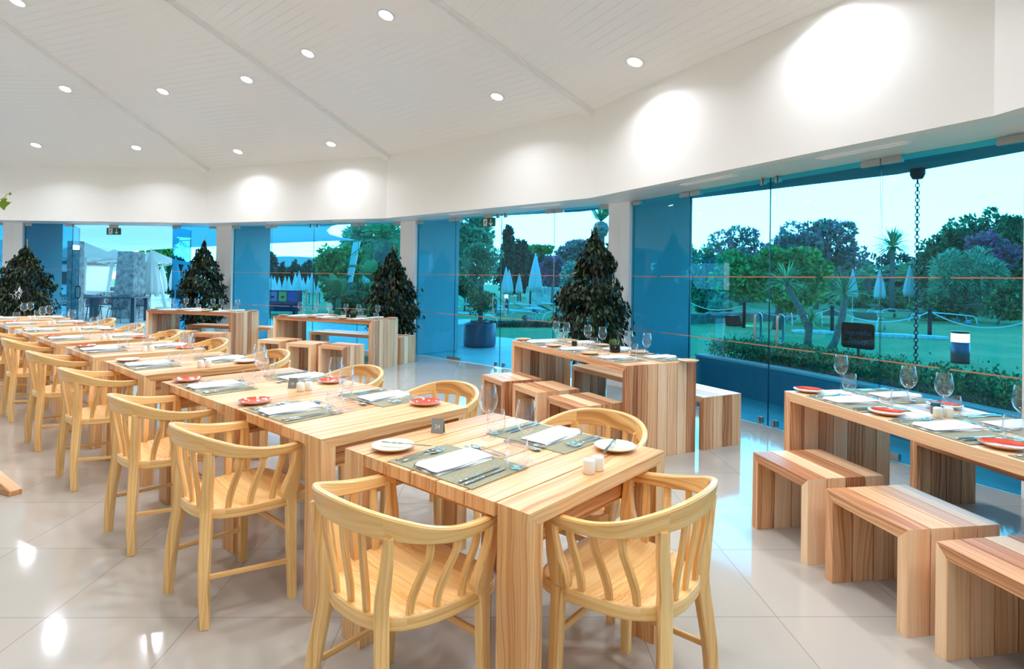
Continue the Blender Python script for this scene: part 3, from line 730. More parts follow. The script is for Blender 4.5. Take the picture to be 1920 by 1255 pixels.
for px, py, s_, an in ((16, 362, .03, -.5), (9, 371, .035, -1.3), (-4, 383, .10, .1), (-22, 378, .08, 1.2), (-30, 398, .09, -1.0), (-45, 385, .1, 2.2)): leafp(L(px, py), s_ * 1.2, an)
m.build('leaves', lf, r); tag(r, 'green ivy spray reaching in at the left edge before the white wall', 'plant')
# ================================================================== things on the tables
def rlabel(base, **k): return base
def mk_placemat():
    m = MB(); m.box(.02, .32, -.215, .215, .0, .0022, rnd=0); o = m.build('placemat', MT['placemat']); return tag(o, None, 'placemat')
def mk_plate(kind):
    def f():
        m = MB(); nn = 40
        m.lathe([(0.0, .0), (.045, .0), (.048, .003), (.068, .008), (.084, .0165)], nn, rnd=0, mi=1)
        m.lathe([(.084, .0165), (.0855, .0185), (.084, .0198)], nn, rnd=0, mi=1)
        m.lathe([(.084, .0198), (.070, .0125), (.058, .0075), (.0, .0062)], nn, rnd=0, mi=0)
        o = m.build('side_plate', [MT[kind], MT['clay']]); return tag(o, None, 'plate')
    return f
def mk_napkin():
    """folded cloth: soft stacked layers with a rolled long edge"""
    r = MB(); NX, NY = 26, 12; x0, x1, y0, y1 = .028, .308, -.035, .10
    def layer(z0, th, dx, dy, amp, ph, rd):
        top = []; bot = []
        for i in range(NX + 1):
            for j in range(NY + 1):
                u, v = i / NX, j / NY; x = x0 + dx + (x1 - x0 - 2 * dx) * u; y = y0 + dy + (y1 - y0 - 2 * dy) * v
                cr = max(0, 1 - abs(2 * u - 1) ** 34) ** .5 * max(0, 1 - abs(2 * v - 1) ** 18) ** .5
                z = z0 + th * cr + amp * (sin(9 * u + ph) * .5 + sin(5 * v + 2.3 * u + ph)) * cr + .0035 * cr * (v ** 2)
                x += .002 * sin(11 * v + ph); y += .003 * sin(7 * u + ph)
                top.append((x, y, z)); bot.append((x, y, z0))
        q = NY + 1; N = len(top)
        fs = [(i * q + j, (i + 1) * q + j, (i + 1) * q + j + 1, i * q + j + 1) for i in range(NX) for j in range(NY)]
        fs += [(N + i * q + j + 1, N + (i + 1) * q + j + 1, N + (i + 1) * q + j, N + i * q + j) for i in range(NX) for j in range(NY)]
        rim = [i * q for i in range(NX + 1)] + [NX * q + j for j in range(1, NY + 1)] + [i * q + NY for i in range(NX - 1, -1, -1)] + [j for j in range(NY - 1, 0, -1)]
        fs += [(rim[(a + 1) % len(rim)], rim[a], N + rim[a], N + rim[(a + 1) % len(rim)]) for a in range(len(rim))]
        r.add(top + bot, fs, smooth=True, rnd=rd)
    layer(.0023, .006, 0, 0, .0004, 0, 0); layer(.0075, .0065, .003, .002, .0006, 1.3, 0); layer(.013, .007, .001, .004, .0009, 2.6, 0)
    o = r.build('napkin', MT['linen']); return tag(o, None, 'napkin')
def mk_fork():
    m = MB(); z = .0045
    m.tube([(.0, 0, z), (.03, 0, z + .001), (.10, 0, z + .003), (.135, 0, z + .005)], [.0048, .0042, .0028, .0022], 8, flat=.55, ref=(0, 1, 0))
    m.tube([(.135, 0, z + .005), (.150, 0, z + .001), (.168, 0, z)], [.0022, .0095, .0115], 8, flat=.2, ref=(0, 1, 0))
    for y in (-.009, -.003, .003, .009): m.tube([(.166, y, z), (.185, y, z + .001), (.208, y * .95, z + .006)], [.0022, .0017, .0009], 6, ref=(0, 1, 0))
    return tag(m.build('fork', MT['steel']), None, 'fork')
def mk_knife():
    m = MB(); z = .0045
    m.tube([(0, 0, z), (.004, 0, z), (.09, 0, z), (.10, 0, z)], [.003, .0055, .0048, .004], 8, flat=.7, ref=(0, 1, 0))
    m.prism([(.10, -.0035, z - .001), (.20, -.0045, z - .001), (.218, .002, z - .001), (.205, .0075, z - .001), (.10, .0055, z - .001)], (0, 0, .0016))
    return tag(m.build('knife', MT['steel']), None, 'knife')
def mk_spoon():
    m = MB(); z = .0045
    m.tube([(.0, 0, z), (.03, 0, z + .001), (.10, 0, z + .004), (.135, 0, z + .006)], [.0045, .004, .0027, .0022], 8, flat=.55, ref=(0, 1, 0))
    m.tube([(.135, 0, z + .006), (.146, 0, z + .002), (.160, 0, z), (.176, 0, z), (.188, 0, z + .002), (.193, 0, z + .004)], [.0022, .012, .0175, .0175, .011, .002], 12, flat=.22, ref=(0, 1, 0))
    return tag(m.build('spoon', MT['steel']), None, 'spoon')
def mk_wine():
    r = empty('wine_glass'); b = MB()
    b.lathe([(.0062, .098), (.018, .106), (.031, .122), (.0385, .145), (.0375, .168), (.033, .192), (.0285, .214), (.0275, .214), (.0318, .192), (.0362, .168), (.0372, .146), (.030, .124), (.017, .109), (.0, .104)], 28, rnd=0); b.build('bowl', MT['wine_glass'], r)
    b = MB(); b.lathe([(.033, .0), (.034, .0018), (.022, .0035), (.008, .007), (.0042, .016), (.0036, .05), (.0040, .085), (.0062, .098)], 20, rnd=0); b.build('stem', MT['wine_glass'], r)
    return tag(r, None, 'wine glass')
def mk_tumbler():
    m = MB(); m.lathe([(.0, .0), (.024, .0), (.030, .006), (.037, .028), (.0385, .048), (.036, .072), (.0325, .092), (.0312, .092), (.0345, .072), (.037, .048), (.0355, .029), (.029, .010), (.0, .008)], 28, rnd=0)
    return tag(m.build('water_tumbler', MT['wine_glass']), None, 'tumbler')
def mk_shaker():
    m = MB(); m.lathe([(.0, 0), (.0195, 0), (.0215, .003), (.0215, .045), (.019, .051), (.012, .0535), (.0, .0545)], 24, rnd=0)
    r = empty('shaker'); m.build('body', MT['ceramic'], r); m = MB()
    for i in range(5): a = 2 * pi * i / 5; m.lathe([(.0, .0546), (.0012, .0546)], 6, (.006 * cos(a), .006 * sin(a), -.0004), rnd=0)
    m.build('pour_holes', MT['black'], r)
    return tag(r, None, 'shaker')
def mk_sign():
    r = empty('number_tent'); m = MB(); h, d, w, t = .062, .016, .055, .0016
    m.prism([(-w / 2, -d, 0), (-w / 2, -d + t, 0), (-w / 2, t, h - t), (-w / 2, d - t, 0), (-w / 2, d, 0), (-w / 2, t * .8, h), (-w / 2, -t * .8, h)], (w, 0, 0)); m.build('folded_plate', MT['brushed'], r, bevel=.0004)
    a = atan2(h, d); M = Matrix.Translation((0, -d * .56 - .0012, h * .44)) @ Matrix.Rotation(a, 4, 'X'); text_mesh('number', '24', .026, plain('engraving', srgb(238, 232, 214), .4), r, M, .0003)
    return tag(r, None, 'table number')
def mk_smoke():
    m = MB(); m.lathe([(0, 0), (.026, 0), (.028, .004), (.0285, .05), (.0268, .05), (.0262, .008), (0, .007)], 24, rnd=0); return tag(m.build('smoked_votive_glass', MT['smoke_glass']), None, 'votive glass')
def mk_oil():
    r = empty('seasoning_jar'); m = MB(); m.lathe([(0, 0), (.021, 0), (.0225, .003), (.0225, .036), (.019, .042), (0, .042)], 20, rnd=0); m.build('jar_body', plain('jar_grey', srgb(96, 122, 130), .2), r)
    m = MB(); m.lathe([(.0, .042), (.022, .042), (.022, .058), (.020, .060), (0, .060)], 20, rnd=0); m.build('lid', plain('teal_lid', srgb(30, 92, 100), .35), r); return tag(r, None, 'jar')
def mk_pot():
    r = empty('herb_pot'); m = MB(); m.lathe([(0, 0), (.046, 0), (.050, .004), (.052, .07), (.049, .07), (.047, .010), (0, .008)], 24, rnd=0); m.build('glass_bowl', MT['smoke_glass'], r)
    m = MB(); m.lathe([(0, .009), (.0465, .009), (.048, .052), (0, .056)], 20, rnd=0); m.build('soil', plain('dark_gravel', srgb(84, 72, 50), .9, noise=.5, scale=200), r)
    def smp(rng, n):
        a = rng.uniform(0, 2 * pi, n); t = rng.uniform(0, 1, n); lean = rng.uniform(.1, .55, n); rr = .03 * rng.uniform(0, 1, n) + t * .09 * lean
        c = np.stack([rr * np.cos(a), rr * np.sin(a), .055 + t * .065], 1); d = np.stack([np.cos(a) * lean, np.sin(a) * lean, np.ones(n)], 1); return c, d
    cloud('sprigs', MT['herb'], 170, smp, .028, 4, asp=.2, parent=r); return tag(r, None, 'potted herb')
MT['herb'] = leafy('herb_leaf', [(0, srgb(70, 96, 48)), (.6, srgb(110, 136, 70)), (1, srgb(150, 164, 100))], .5, .2)
MK = {'placemat': mk_placemat, 'napkin': mk_napkin, 'fork': mk_fork, 'knife': mk_knife, 'spoon': mk_spoon, 'wine_glass': mk_wine, 'tumbler': mk_tumbler, 'shaker': mk_shaker,
      'plate_cream': mk_plate('cream'), 'plate_red': mk_plate('red'), 'plate_tan': mk_plate('tan'), 'sign': mk_sign, 'smoke': mk_smoke, 'jar': mk_oil, 'pot': mk_pot}
rs = random.Random(8)
def put(kind, base, rz, x, y, ang, label, group, dz=0.0, jit=.004):
    """x into the table, y to the sitter's left, from the sitter's table edge"""
    if kind in ('fork', 'knife', 'spoon'): jit = .001
    x += rs.uniform(-jit, jit); y += rs.uniform(-jit, jit); c, s_ = cos(rz), sin(rz)
    return inst(kind, MK[kind], (base[0] + c * x - s_ * y, base[1] + s_ * x + c * y, base[2] + dz), rz + ang, label, group, {'wine_glass': 1.07, 'tumbler': 1.12}.get(kind))
def setting(base, rz, plate, where, grp, fine=2, knife_on_plate=False):
    """where: short words for this place, like 'left place of the nearest dining table'"""
    j = rs.uniform(-.008, .008); b = (base[0], base[1], base[2] + .0006)
    put('placemat', b, rz, 0, j, radians(rs.uniform(-1.5, 1.5)), 'woven olive placemat at the ' + where, 'placemats ' + grp, jit=.002)
    put('napkin', b, rz, 0, j - .008, radians(rs.uniform(-3, 3)), 'folded white napkin at the ' + where, 'napkins ' + grp, dz=.001, jit=.003)
    put('plate_' + plate, b, rz, .124, .322, 0, '%s side plate at the %s' % ({'cream': 'cream', 'red': 'coral red', 'tan': 'tan rimmed'}[plate], where), 'side plates ' + grp)
    put('wine_glass', b, rz, .372, -.155, 0, 'empty wine glass at the ' + where, 'wine glasses ' + grp)
    put('tumbler', b, rz, .285, -.185, 0, 'stemless water glass at the ' + where, 'water glasses ' + grp, dz=.0024)
    if fine >= 1:
        put('knife', b, rz, .03, -.148, radians(2), 'inner steel knife at the ' + where, 'knives ' + grp, dz=.0024)
        put('fork', b, rz, .035, .192, radians(-1), 'outer steel fork at the ' + where, 'forks ' + grp, dz=.0024)
    if fine >= 2:
        put('knife', b, rz, .032, -.176, radians(2), 'outer steel knife at the ' + where, 'knives ' + grp, dz=.0024)
        put('fork', b, rz, .035, .160, radians(-1), 'inner steel fork at the ' + where, 'forks ' + grp, dz=.0024)
        put('fork', b, rz, .331, -.085, radians(92), 'steel dessert fork at the ' + where, 'forks ' + grp, dz=.0024)
        put('spoon', b, rz, .364, -.070, radians(91), 'steel dessert spoon at the ' + where, 'spoons ' + grp, dz=.0012)
def off(base, rz, x, y): return (base[0] + cos(rz) * x - sin(rz) * y, base[1] + sin(rz) * x + cos(rz) * y, base[2])
G1 = 'of the dining row'
ROWS = [(0.48, 'cream', 'cream', 'nearest dining table', 2), (1.68, 'red', 'red', 'near half of the double table', 2), (2.60, 'red', 'red', 'far half of the double table', 2),
        (3.82, 'cream', 'cream', 'third dining table of the row', 2), (5.05, 'red', 'red', 'fourth dining table of the row', 2), (6.30, 'red', 'red', 'fifth dining table of the row', 1),
        (7.52, 'cream', 'cream', 'sixth dining table of the row', 1), (8.76, 'red', 'red', 'seventh dining table of the row', 0), (9.98, 'cream', 'cream', 'last dining table of the row', 0)]
for i, (vc, p1, p2, nm, fine) in enumerate(ROWS):
    a = RW(0, vc, .75); setting(a, AR, p1, 'left place of the ' + nm, G1, fine)
    b = RW(.8656, vc + (-.02 if i else 0), .75); setting(b, AR + pi, p2, 'right place of the ' + nm, G1, fine)
    su, sv = {0: (.423, .075), 1: (.458, 2.136), 2: None}.get(i, (.40, vc - .36)) or (None, None)
    if su is not None:
        z = .7503
        inst('shaker', mk_shaker, RW(su, sv, z), 0, 'left white ceramic shaker of the pair on the ' + nm, 'white ceramic shakers'); inst('shaker', mk_shaker, RW(su + .052, sv - .004, z), 0, 'right white ceramic shaker of the pair on the ' + nm, 'white ceramic shakers')
inst('sign', mk_sign, RW(.414, .865, .7503), AR - radians(62), 'small folded metal number tent on the nearest dining table')
inst('sign', mk_sign, RW(.480, 2.26, .7503), AR - radians(60), 'small folded metal tent beside the shakers on the double table')
put('knife', RW(0, .48, .7503), AR, .10, .375, radians(-62), 'butter knife across the cream plate at the left place of the nearest dining table', 'knives of the dining row', dz=.020, jit=0)
put('knife', RW(.8656, .48, .7503), AR + pi, .06, .285, radians(18), 'butter knife laid on the cream plate at the right place of the nearest dining table', 'knives of the dining row', dz=.020, jit=0)
# long tables: settings along both sides
def lt_side(q, near):
    x, y, a, L, D = LT[q]; a = radians(a); ax = Vector((cos(a), sin(a))); nn = Vector((-sin(a), cos(a)))
    def f(s_, side):
        o = Vector((x, y)) + ax * s_ + (nn * 0 if side == 0 else nn * D)
        return V3(o, .7655), (a + pi / 2 if side == 0 else a - pi / 2)
    return f
for q, col, spots, fine in (('A', 'tan', ((.36, 0), (1.0, 0), (1.63, 0), (.48, 1), (1.08, 1), (1.70, 1)), 1), ('B', 'tan', ((.42, 0), (1.02, 0), (1.64, 0), (.40, 1), (1.0, 1), (1.60, 1)), 0),
                            ('C', 'tan', ((.38, 0), (.98, 0), (1.52, 0), (.40, 1), (.95, 1), (1.50, 1)), 0), ('D', 'red', ((.38, 0), (.97, 0), (1.56, 0), (.22, 1), (.92, 1), (1.55, 1)), 2)):
    f = lt_side(q, 0); nth = {0: 0, 1: 0}
    for s_, side in spots:
        b, rz = f(s_, side); i = nth[side]; nth[side] += 1
        w_ = '%s %s place of %s' % (('far', 'middle', 'near')[i], ('room-side', 'window-side')[side], TN[q])
        setting(b, rz, col, w_, 'on the long plank tables', fine)
def on(q, s_, c): x, y, a, L, D = LT[q]; a = radians(a); return V3(Vector((x, y)) + Vector((cos(a), sin(a))) * s_ + Vector((-sin(a), cos(a))) * c, .7655)
for q, s_, c in (('A', .80, .36), ('B', .78, .34), ('C', .8, .36), ('D', .745, .335)):
    inst('shaker', mk_shaker, on(q, s_, c), 0, 'white ceramic shaker, left of the pair on ' + TN[q], 'white ceramic shakers'); inst('shaker', mk_shaker, on(q, s_ + .01, c + .052), 0, 'white ceramic shaker, right of the pair on ' + TN[q], 'white ceramic shakers')
inst('smoke', mk_smoke, on('A', .71, .35), 0, 'small smoked votive glass beside the shakers on the middle plank table')
inst('smoke', mk_smoke, on('B', 1.22, .36), 0, 'small smoked votive glass on the second plank table')
inst('jar', mk_oil, on('D', .67, .40), 0, 'small grey jar with teal lid behind the shakers on the right table')
inst('pot', mk_pot, on('A', 1.26, .44), 0, 'small herb in a smoked glass bowl on the middle plank table')
inst('pot', mk_pot, on('B', 1.30, .40), 1, 'small herb in a smoked glass bowl on the second plank table')
inst('pot', mk_pot, on('C', 1.22, .34), 2, 'small herb in a smoked glass bowl on the farthest plank table')

# ================================================================== weeping figs inside the windows
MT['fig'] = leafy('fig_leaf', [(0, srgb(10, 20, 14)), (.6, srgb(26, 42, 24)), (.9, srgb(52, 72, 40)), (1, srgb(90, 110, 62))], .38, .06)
MT['bark'] = plain('bark', srgb(96, 78, 62), .9, noise=.4, scale=20, bump=.3)
MT['soil'] = plain('potting_soil', srgb(52, 40, 32), .95)
def fig(name, x, y, top, wid, base, seed, lb, n=9500):
    r = empty(name, (x, y, 0)); m = MB()
    m.lathe([(0, 0), (.15, 0), (.16, .01), (.20, .38), (.205, .40), (.19, .40), (.18, .36), (0, .36)], 28, rnd=0); m.build('pot', MT['white_gloss'], r)
    m = MB(); m.disc(.182, .365, 24, rnd=0); m.build('soil', MT['soil'], r)
    rng0 = random.Random(seed); m = MB(); m.tube([(0, 0, .34), (.02, .01, .8), (-.01, 0, 1.2), (0, 0, top - .15)], [.03, .024, .016, .006], 8)
    for i in range(22):
        z = base + .05 + (top - base - .3) * rng0.random(); a = rng0.uniform(0, 2 * pi); t = (z - base) / (top - base); L = wid / 2 * (1.02 - t) ** .7 * rng0.uniform(.6, .95)
        m.tube([(0, 0, z - .1), (cos(a) * L * .5, sin(a) * L * .5, z + .05), (cos(a) * L, sin(a) * L, z - .02)], [.008, .005, .002], 5)
    m.build('trunk', MT['bark'], r)
    m = MB(); m.tube([(.05, .02, .34), (.03, .01, top + .16)], .007, 6); m.build('stake', plain('bamboo_stake', srgb(150, 120, 84), .7), r)
    sd = np.random.default_rng(seed + 50); nb = 110
    bz = sd.uniform(0, 1, nb) ** 1.05; ba = sd.uniform(0, 2 * pi, nb); bs = sd.uniform(.68, 1.14, nb)
    def smp(rng, n):
        k = rng.integers(0, nb, n); t = bz[k]; prof = np.interp(t, [0, .12, .35, .6, .8, .92, 1], [.62, .88, 1.0, .84, .52, .27, .07]) * wid / 2 * bs[k]
        # each branch bundle hangs outwards
        u = rng.uniform(.25, 1.0, n) ** .6; R = prof * u * (1 + rng.normal(0, .08, n)); a = ba[k] + rng.normal(0, .30, n) / (.5 + u)
        z = base + (top - base) * t + rng.normal(0, .045, n) - (u ** 2) * .10 * (wid / .9)
        c = np.stack([R * np.cos(a), R * np.sin(a), z], 1); d = np.stack([np.cos(a) * .5, np.sin(a) * .5, np.full(n, -.5)], 1); return c, d
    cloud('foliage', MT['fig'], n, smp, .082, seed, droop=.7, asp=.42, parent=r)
    return tag(r, lb, 'potted tree', 'weeping figs in white pots by the windows')
fig('potted_fig', 1.04, 7.30, 2.02, .94, .52, 1, 'dark weeping fig behind the middle plank table')
fig('potted_fig', -2.14, 10.30, 1.88, .96, .46, 2, 'dark weeping fig beside the pillar at the second plank table')
fig('potted_fig', -6.42, 12.0, 2.06, .92, .50, 3, 'dark weeping fig behind the farthest plank table, right of the open doorway')
fig('potted_fig', -9.75, 11.55, 1.93, 1.12, .50, 4, 'dark weeping fig at the left edge of the photo')
# ================================================================== outside
def membrane(name, col, tr):
    M = Mat(name); d = M.n('BsdfDiffuse', {0: col}); t = M.n('BsdfTranslucent', {0: col}); mx = M.n('MixShader', {0: tr, 1: d.outputs[0], 2: t.outputs[0]}); M.surf(mx.outputs[0]); return M.m
MT['canvas'] = membrane('white_canvas', srgb(240, 242, 242), .25)
MT['membrane'] = membrane('taut_white_membrane', srgb(244, 246, 246), .62)
def gat(px, py): return at(px, py, -0.02)
MT['patio'] = plain('pale_patio_concrete', srgb(214, 214, 210), 0.55, noise=.10, scale=2.5)
MT['plaster'] = plain('white_render', srgb(226, 226, 224), 0.8)
def _lawn():
    M = Mat('lawn_grass'); tc = M.n('TexCoord'); n1 = M.n('TexNoise', {'Vector': tc.outputs['Object'], 'Scale': 0.45, 'Detail': 5.0}); n2 = M.n('TexNoise', {'Vector': tc.outputs['Object'], 'Scale': 14.0, 'Detail': 3.0})
    a = M.ramp(n2.outputs[0], [(0.35, srgb(44, 128, 74)), (0.65, srgb(70, 164, 96))]); b = M.ramp(n1.outputs[0], [(0.52, (0, 0, 0, 1)), (0.66, (1, 1, 1, 1))])
    f = M.n('Math', {0: b, 1: 0.55}, operation='MULTIPLY'); mx = M.n('Mix', {0: f.outputs[0], 6: a, 7: srgb(158, 168, 108)}, data_type='RGBA')
    p = M.n('BsdfPrincipled', {'Base Color': mx.outputs[2], 'Roughness': 0.9}); M.surf(p.outputs[0]); return M.m
MT['lawn'] = _lawn()
m = MB(); m.box(-110, 110, -8, 150, -.30, -.03, rnd=0); structure(m.build('lawn', MT['lawn']))
m = MB(); m.prism([(5.7, -4, -.028), (5.7, 3, -.028), (5.2, 6, -.028), (3.4, 9.6, -.028), (1.2, 13.0, -.028), (-.5, 14.5, -.028), (-3.2, 16.3, -.028), (-6.5, 18.4, -.028), (-10.5, 20.5, -.028), (-13.5, 26, -.028), (-17, 44, -.028), (-80, 44, -.028), (-80, -4, -.028)], (0, 0, .022)); structure(m.build('patio', MT['patio']))
# roof overhang
m = MB(); RE = 14.72
for k in range(-2, 6):
    v = VX(k, RG + .252); h0 = Vector((C.x + RE * cos(PH + (k - .5) * ST), C.y + RE * sin(PH + (k - .5) * ST))); h1 = Vector((C.x + RE * cos(PH + (k + .5) * ST), C.y + RE * sin(PH + (k + .5) * ST))); w = VX(k + 1, RG + .252)
    for tri in ((v, h0, h1), (v, h1, w)):
        z = [2.64 if p in (v, w) else 2.75 for p in tri]
        m.add([V3(p, zz) for p, zz in zip(tri, z)] + [V3(p, zz + .16) for p, zz in zip(tri, z)], [(2, 1, 0), (3, 4, 5), (0, 1, 4, 3), (1, 2, 5, 4), (2, 0, 3, 5)], rnd=0)
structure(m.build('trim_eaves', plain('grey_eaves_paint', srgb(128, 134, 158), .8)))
# planter kerb outside the right-hand bay
CP = [Vector(p) for p in ((2.57, 8.03), (2.88, 7.40), (3.18, 6.76), (3.66, 5.42), (3.93, 4.42), (4.12, 3.2), (4.2, 1.5))]
def offs(P, d):
    out = []
    for i, p in enumerate(P):
        t = (P[min(i + 1, len(P) - 1)] - P[max(i - 1, 0)]).normalized(); out.append(p + Vector((-t.y, t.x)) * d)
    return out
o1 = offs(CP, .13); o2 = offs(CP, 1.12); o3 = offs(CP, 1.24)
r = empty('planter', V3(CP[2], 0)); Z0 = V3(CP[2], 0)
for A, B, nm in ((CP, o1, 'front_wall'), (o2, o3, 'rear_wall')):
    m = MB()
    for i in range(len(CP) - 1): m.hexa([V3(A[i], -.02) - Z0, V3(A[i + 1], -.02) - Z0, V3(B[i + 1], -.02) - Z0, V3(B[i], -.02) - Z0, V3(A[i], .41) - Z0, V3(A[i + 1], .41) - Z0, V3(B[i + 1], .41) - Z0, V3(B[i], .41) - Z0], rnd=0)
    m.build(nm, plain('planter_wall', srgb(150, 158, 172), .5), r)
m = MB(); A = offs(CP, -.02); B = offs(CP, .15)
for i in range(len(CP) - 1): m.hexa([V3(A[i], .41) - Z0, V3(A[i + 1], .41) - Z0, V3(B[i + 1], .41) - Z0, V3(B[i], .41) - Z0, V3(A[i], .437) - Z0, V3(A[i + 1], .437) - Z0, V3(B[i + 1], .437) - Z0, V3(B[i], .437) - Z0], rnd=0)
m.build('coping', MT['plaster'], r)
m = MB()
for i in range(len(CP) - 1): m.hexa([V3(p, z) - Z0 for z in (0, .36) for p in (o1[i], o1[i + 1], o2[i + 1], o2[i])], rnd=0)
m.build('soil', MT['soil'], r); tag(r, 'long curved planter wall with pale coping outside the right-hand window', 'planter')
G = {}
G['hedge'] = leafy('hedge_leaf', [(0, srgb(36, 84, 64)), (.6, srgb(61, 141, 92)), (1, srgb(118, 200, 125))])
G['broad'] = leafy('broad_leaf', [(0, srgb(40, 110, 60)), (.6, srgb(90, 178, 96)), (1, srgb(160, 220, 120))])
G['pine'] = leafy('pine_needles', [(0, srgb(24, 78, 58)), (.6, srgb(56, 136, 96)), (1, srgb(110, 180, 124))])
G['olive'] = leafy('grey_green_leaf', [(0, srgb(90, 140, 110)), (.6, srgb(140, 194, 150)), (1, srgb(200, 226, 190))])
G['pink'] = leafy('oleander', [(0, srgb(70, 116, 92)), (.45, srgb(110, 160, 128)), (.62, srgb(170, 190, 170)), (.66, srgb(250, 120, 150)), (1, srgb(252, 170, 190))])
G['boug'] = leafy('bougainvillea', [(0, srgb(60, 106, 80)), (.40, srgb(100, 150, 116)), (.45, srgb(252, 84, 140)), (1, srgb(255, 130, 180))])
G['dark'] = leafy('cypress_green', [(0, srgb(31, 64, 61)), (1, srgb(64, 118, 97))])
G['palm'] = leafy('palm_leaf', [(0, srgb(59, 120, 87)), (.6, srgb(102, 174, 120)), (1, srgb(171, 223, 151))])
G['trunk'] = plain('grey_trunk', srgb(128, 116, 108), .9, noise=.35, scale=14, bump=.4)
G['white'] = leafy('white_blossom', [(0, srgb(60, 112, 84)), (.5, srgb(104, 156, 120)), (.7, srgb(190, 214, 200)), (1, srgb(226, 236, 226))])
def blobs(rng, boxes, n, sub=26):
    """lumpy crown surfaces inside a few ellipsoids (centre, radii)"""
    cs = []; rs_ = []; ws = []
    for c, rr in boxes:
        c = np.array(c); rr = np.array(rr); v = rng.normal(0, 1, (sub, 3)); v /= np.linalg.norm(v, axis=1)[:, None]; v *= rng.uniform(.45, .82, (sub, 1))
        f = rng.uniform(.26, .42, (sub, 1)); cs.append(c + v * rr); rs_.append(rr * f); ws.append(np.full(sub, rr.prod() ** (2 / 3)))
    cs = np.concatenate(cs); rs_ = np.concatenate(rs_); ws = np.concatenate(ws); k = rng.choice(len(cs), n, p=ws / ws.sum())
    v = rng.normal(0, 1, (n, 3)); v /= np.linalg.norm(v, axis=1)[:, None]; q = v * rng.uniform(.7, 1.05, (n, 1))
    return cs[k] + q * rs_[k], v
def crown(px0, px1, py0, py1, d, thick=.8):
    a = up((px0 + px1) / 2, (py0 + py1) / 2, d); rx = (px1 - px0) / 2 * d / F_PX * 1.12; rz = (py1 - py0) / 2 * d / F_PX * 1.10
    return ((a.x, a.y, a.z), (rx, rx * thick, rz))
def tree(name, boxes, mat, n, leaf, base, seed, lb, cat='tree', trunk_r=.12, grp=None, asp=.55):
    """base (x,y) of the trunk"""
    r = empty(name, (base[0], base[1], -.03)); c0 = max(boxes, key=lambda b: b[1][0] * b[1][2])
    m = MB(); top = Vector(c0[0]) - Vector((base[0], base[1], -.03))
    if trunk_r:
        m.tube([(0, 0, 0), (top.x * .2, top.y * .2, top.z * .35), (top.x * .7, top.y * .7, top.z * .75), tuple(top)], [trunk_r * 1.2, trunk_r, trunk_r * .8, trunk_r * .4], 9)
        rr = random.Random(seed)
        for i in range(7):
            cc, R = boxes[i % len(boxes)]; e = Vector(cc) - r.location + Vector((rr.uniform(-.6, .6) * R[0], rr.uniform(-.6, .6) * R[1], rr.uniform(-.3, .6) * R[2])); s_ = top * rr.uniform(.45, .8)
            m.tube([tuple(s_), tuple((s_ + e) / 2 + Vector((0, 0, .1))), tuple(e)], [trunk_r * .5, trunk_r * .3, trunk_r * .12], 6)
        m.build('trunk', G['trunk'], r)
    o = cloud('foliage', mat, n, lambda rng, n_: (lambda cv: (cv[0] - np.array(r.location), cv[1]))(blobs(rng, boxes, n_)), leaf, seed, droop=.1, asp=asp, parent=r)
    return tag(r, lb, cat, grp)
def gb(px, py): p = gat(px, py); return (p.x, p.y)
def under(px, d): p = up(px, 530, d); return (p.x, p.y)
# hedge
def hed(rng, n):
    t = rng.uniform(0, 1, n) * (len(CP) - 1.001); i = t.astype(int); f = (t - i)[:, None]; a = np.array([tuple(p) for p in o1]); b = np.array([tuple(p) for p in o2])
    p = a[i] * (1 - f) + a[i + 1] * f; q = b[i] * (1 - f) + b[i + 1] * f; s_ = rng.uniform(.02, 1.02, (n, 1)); xy = p * (1 - s_) + q * s_
    hgt = .60 + .045 * np.sin(t * 19) * np.sin(s_[:, 0] * 7) + .03 * np.sin(t * 47); u = rng.uniform(0, 1, n) ** .35
    edge = np.minimum(s_[:, 0], 1 - s_[:, 0]) < .14; u = np.where(edge, rng.uniform(0, 1, n), u); z = .37 + (hgt - .37) * u + rng.exponential(.012, n) * (rng.random(n) < .1) * 3
    d = np.stack([rng.normal(0, .5, n), rng.normal(0, .5, n), np.ones(n)], 1); return np.concatenate([xy, z[:, None]], 1), d
tag(cloud('hedge', G['hedge'], 24000, hed, .042, 7, asp=.5), 'clipped green hedge filling the planter outside the right-hand window', 'hedge')
# rain chain and its bracket
cx = Vector((4.50, 6.42)); r = empty('rain_chain', V3(cx, .40)); m = MB()
m.lathe([(0, 2.36), (.075, 2.36), (.075, 2.27), (.05, 2.22), (0, 2.22)], 16, rnd=0); m.build('bracket', MT['dark_metal'], r)
m = MB(); z = 2.215; i = 0
while z > .04:
    P = [(0, 0, 0)] * 13
    ring = [(.019 * cos(a), .026 * sin(a)) for a in [2 * pi * j / 12 for j in range(14)]]; ang = (i % 2) * pi / 2 + .7
    m.tube([(x * cos(ang), x * sin(ang), z - .026 + zz) for x, zz in ring], .0055, 6, cap=False, ref=(-sin(ang), cos(ang), 0)); z -= .041; i += 1
o = m.build('links', MT['dark_metal'], r); tag(r, 'dark rain chain hanging from the eaves outside the right-hand window', 'chain')
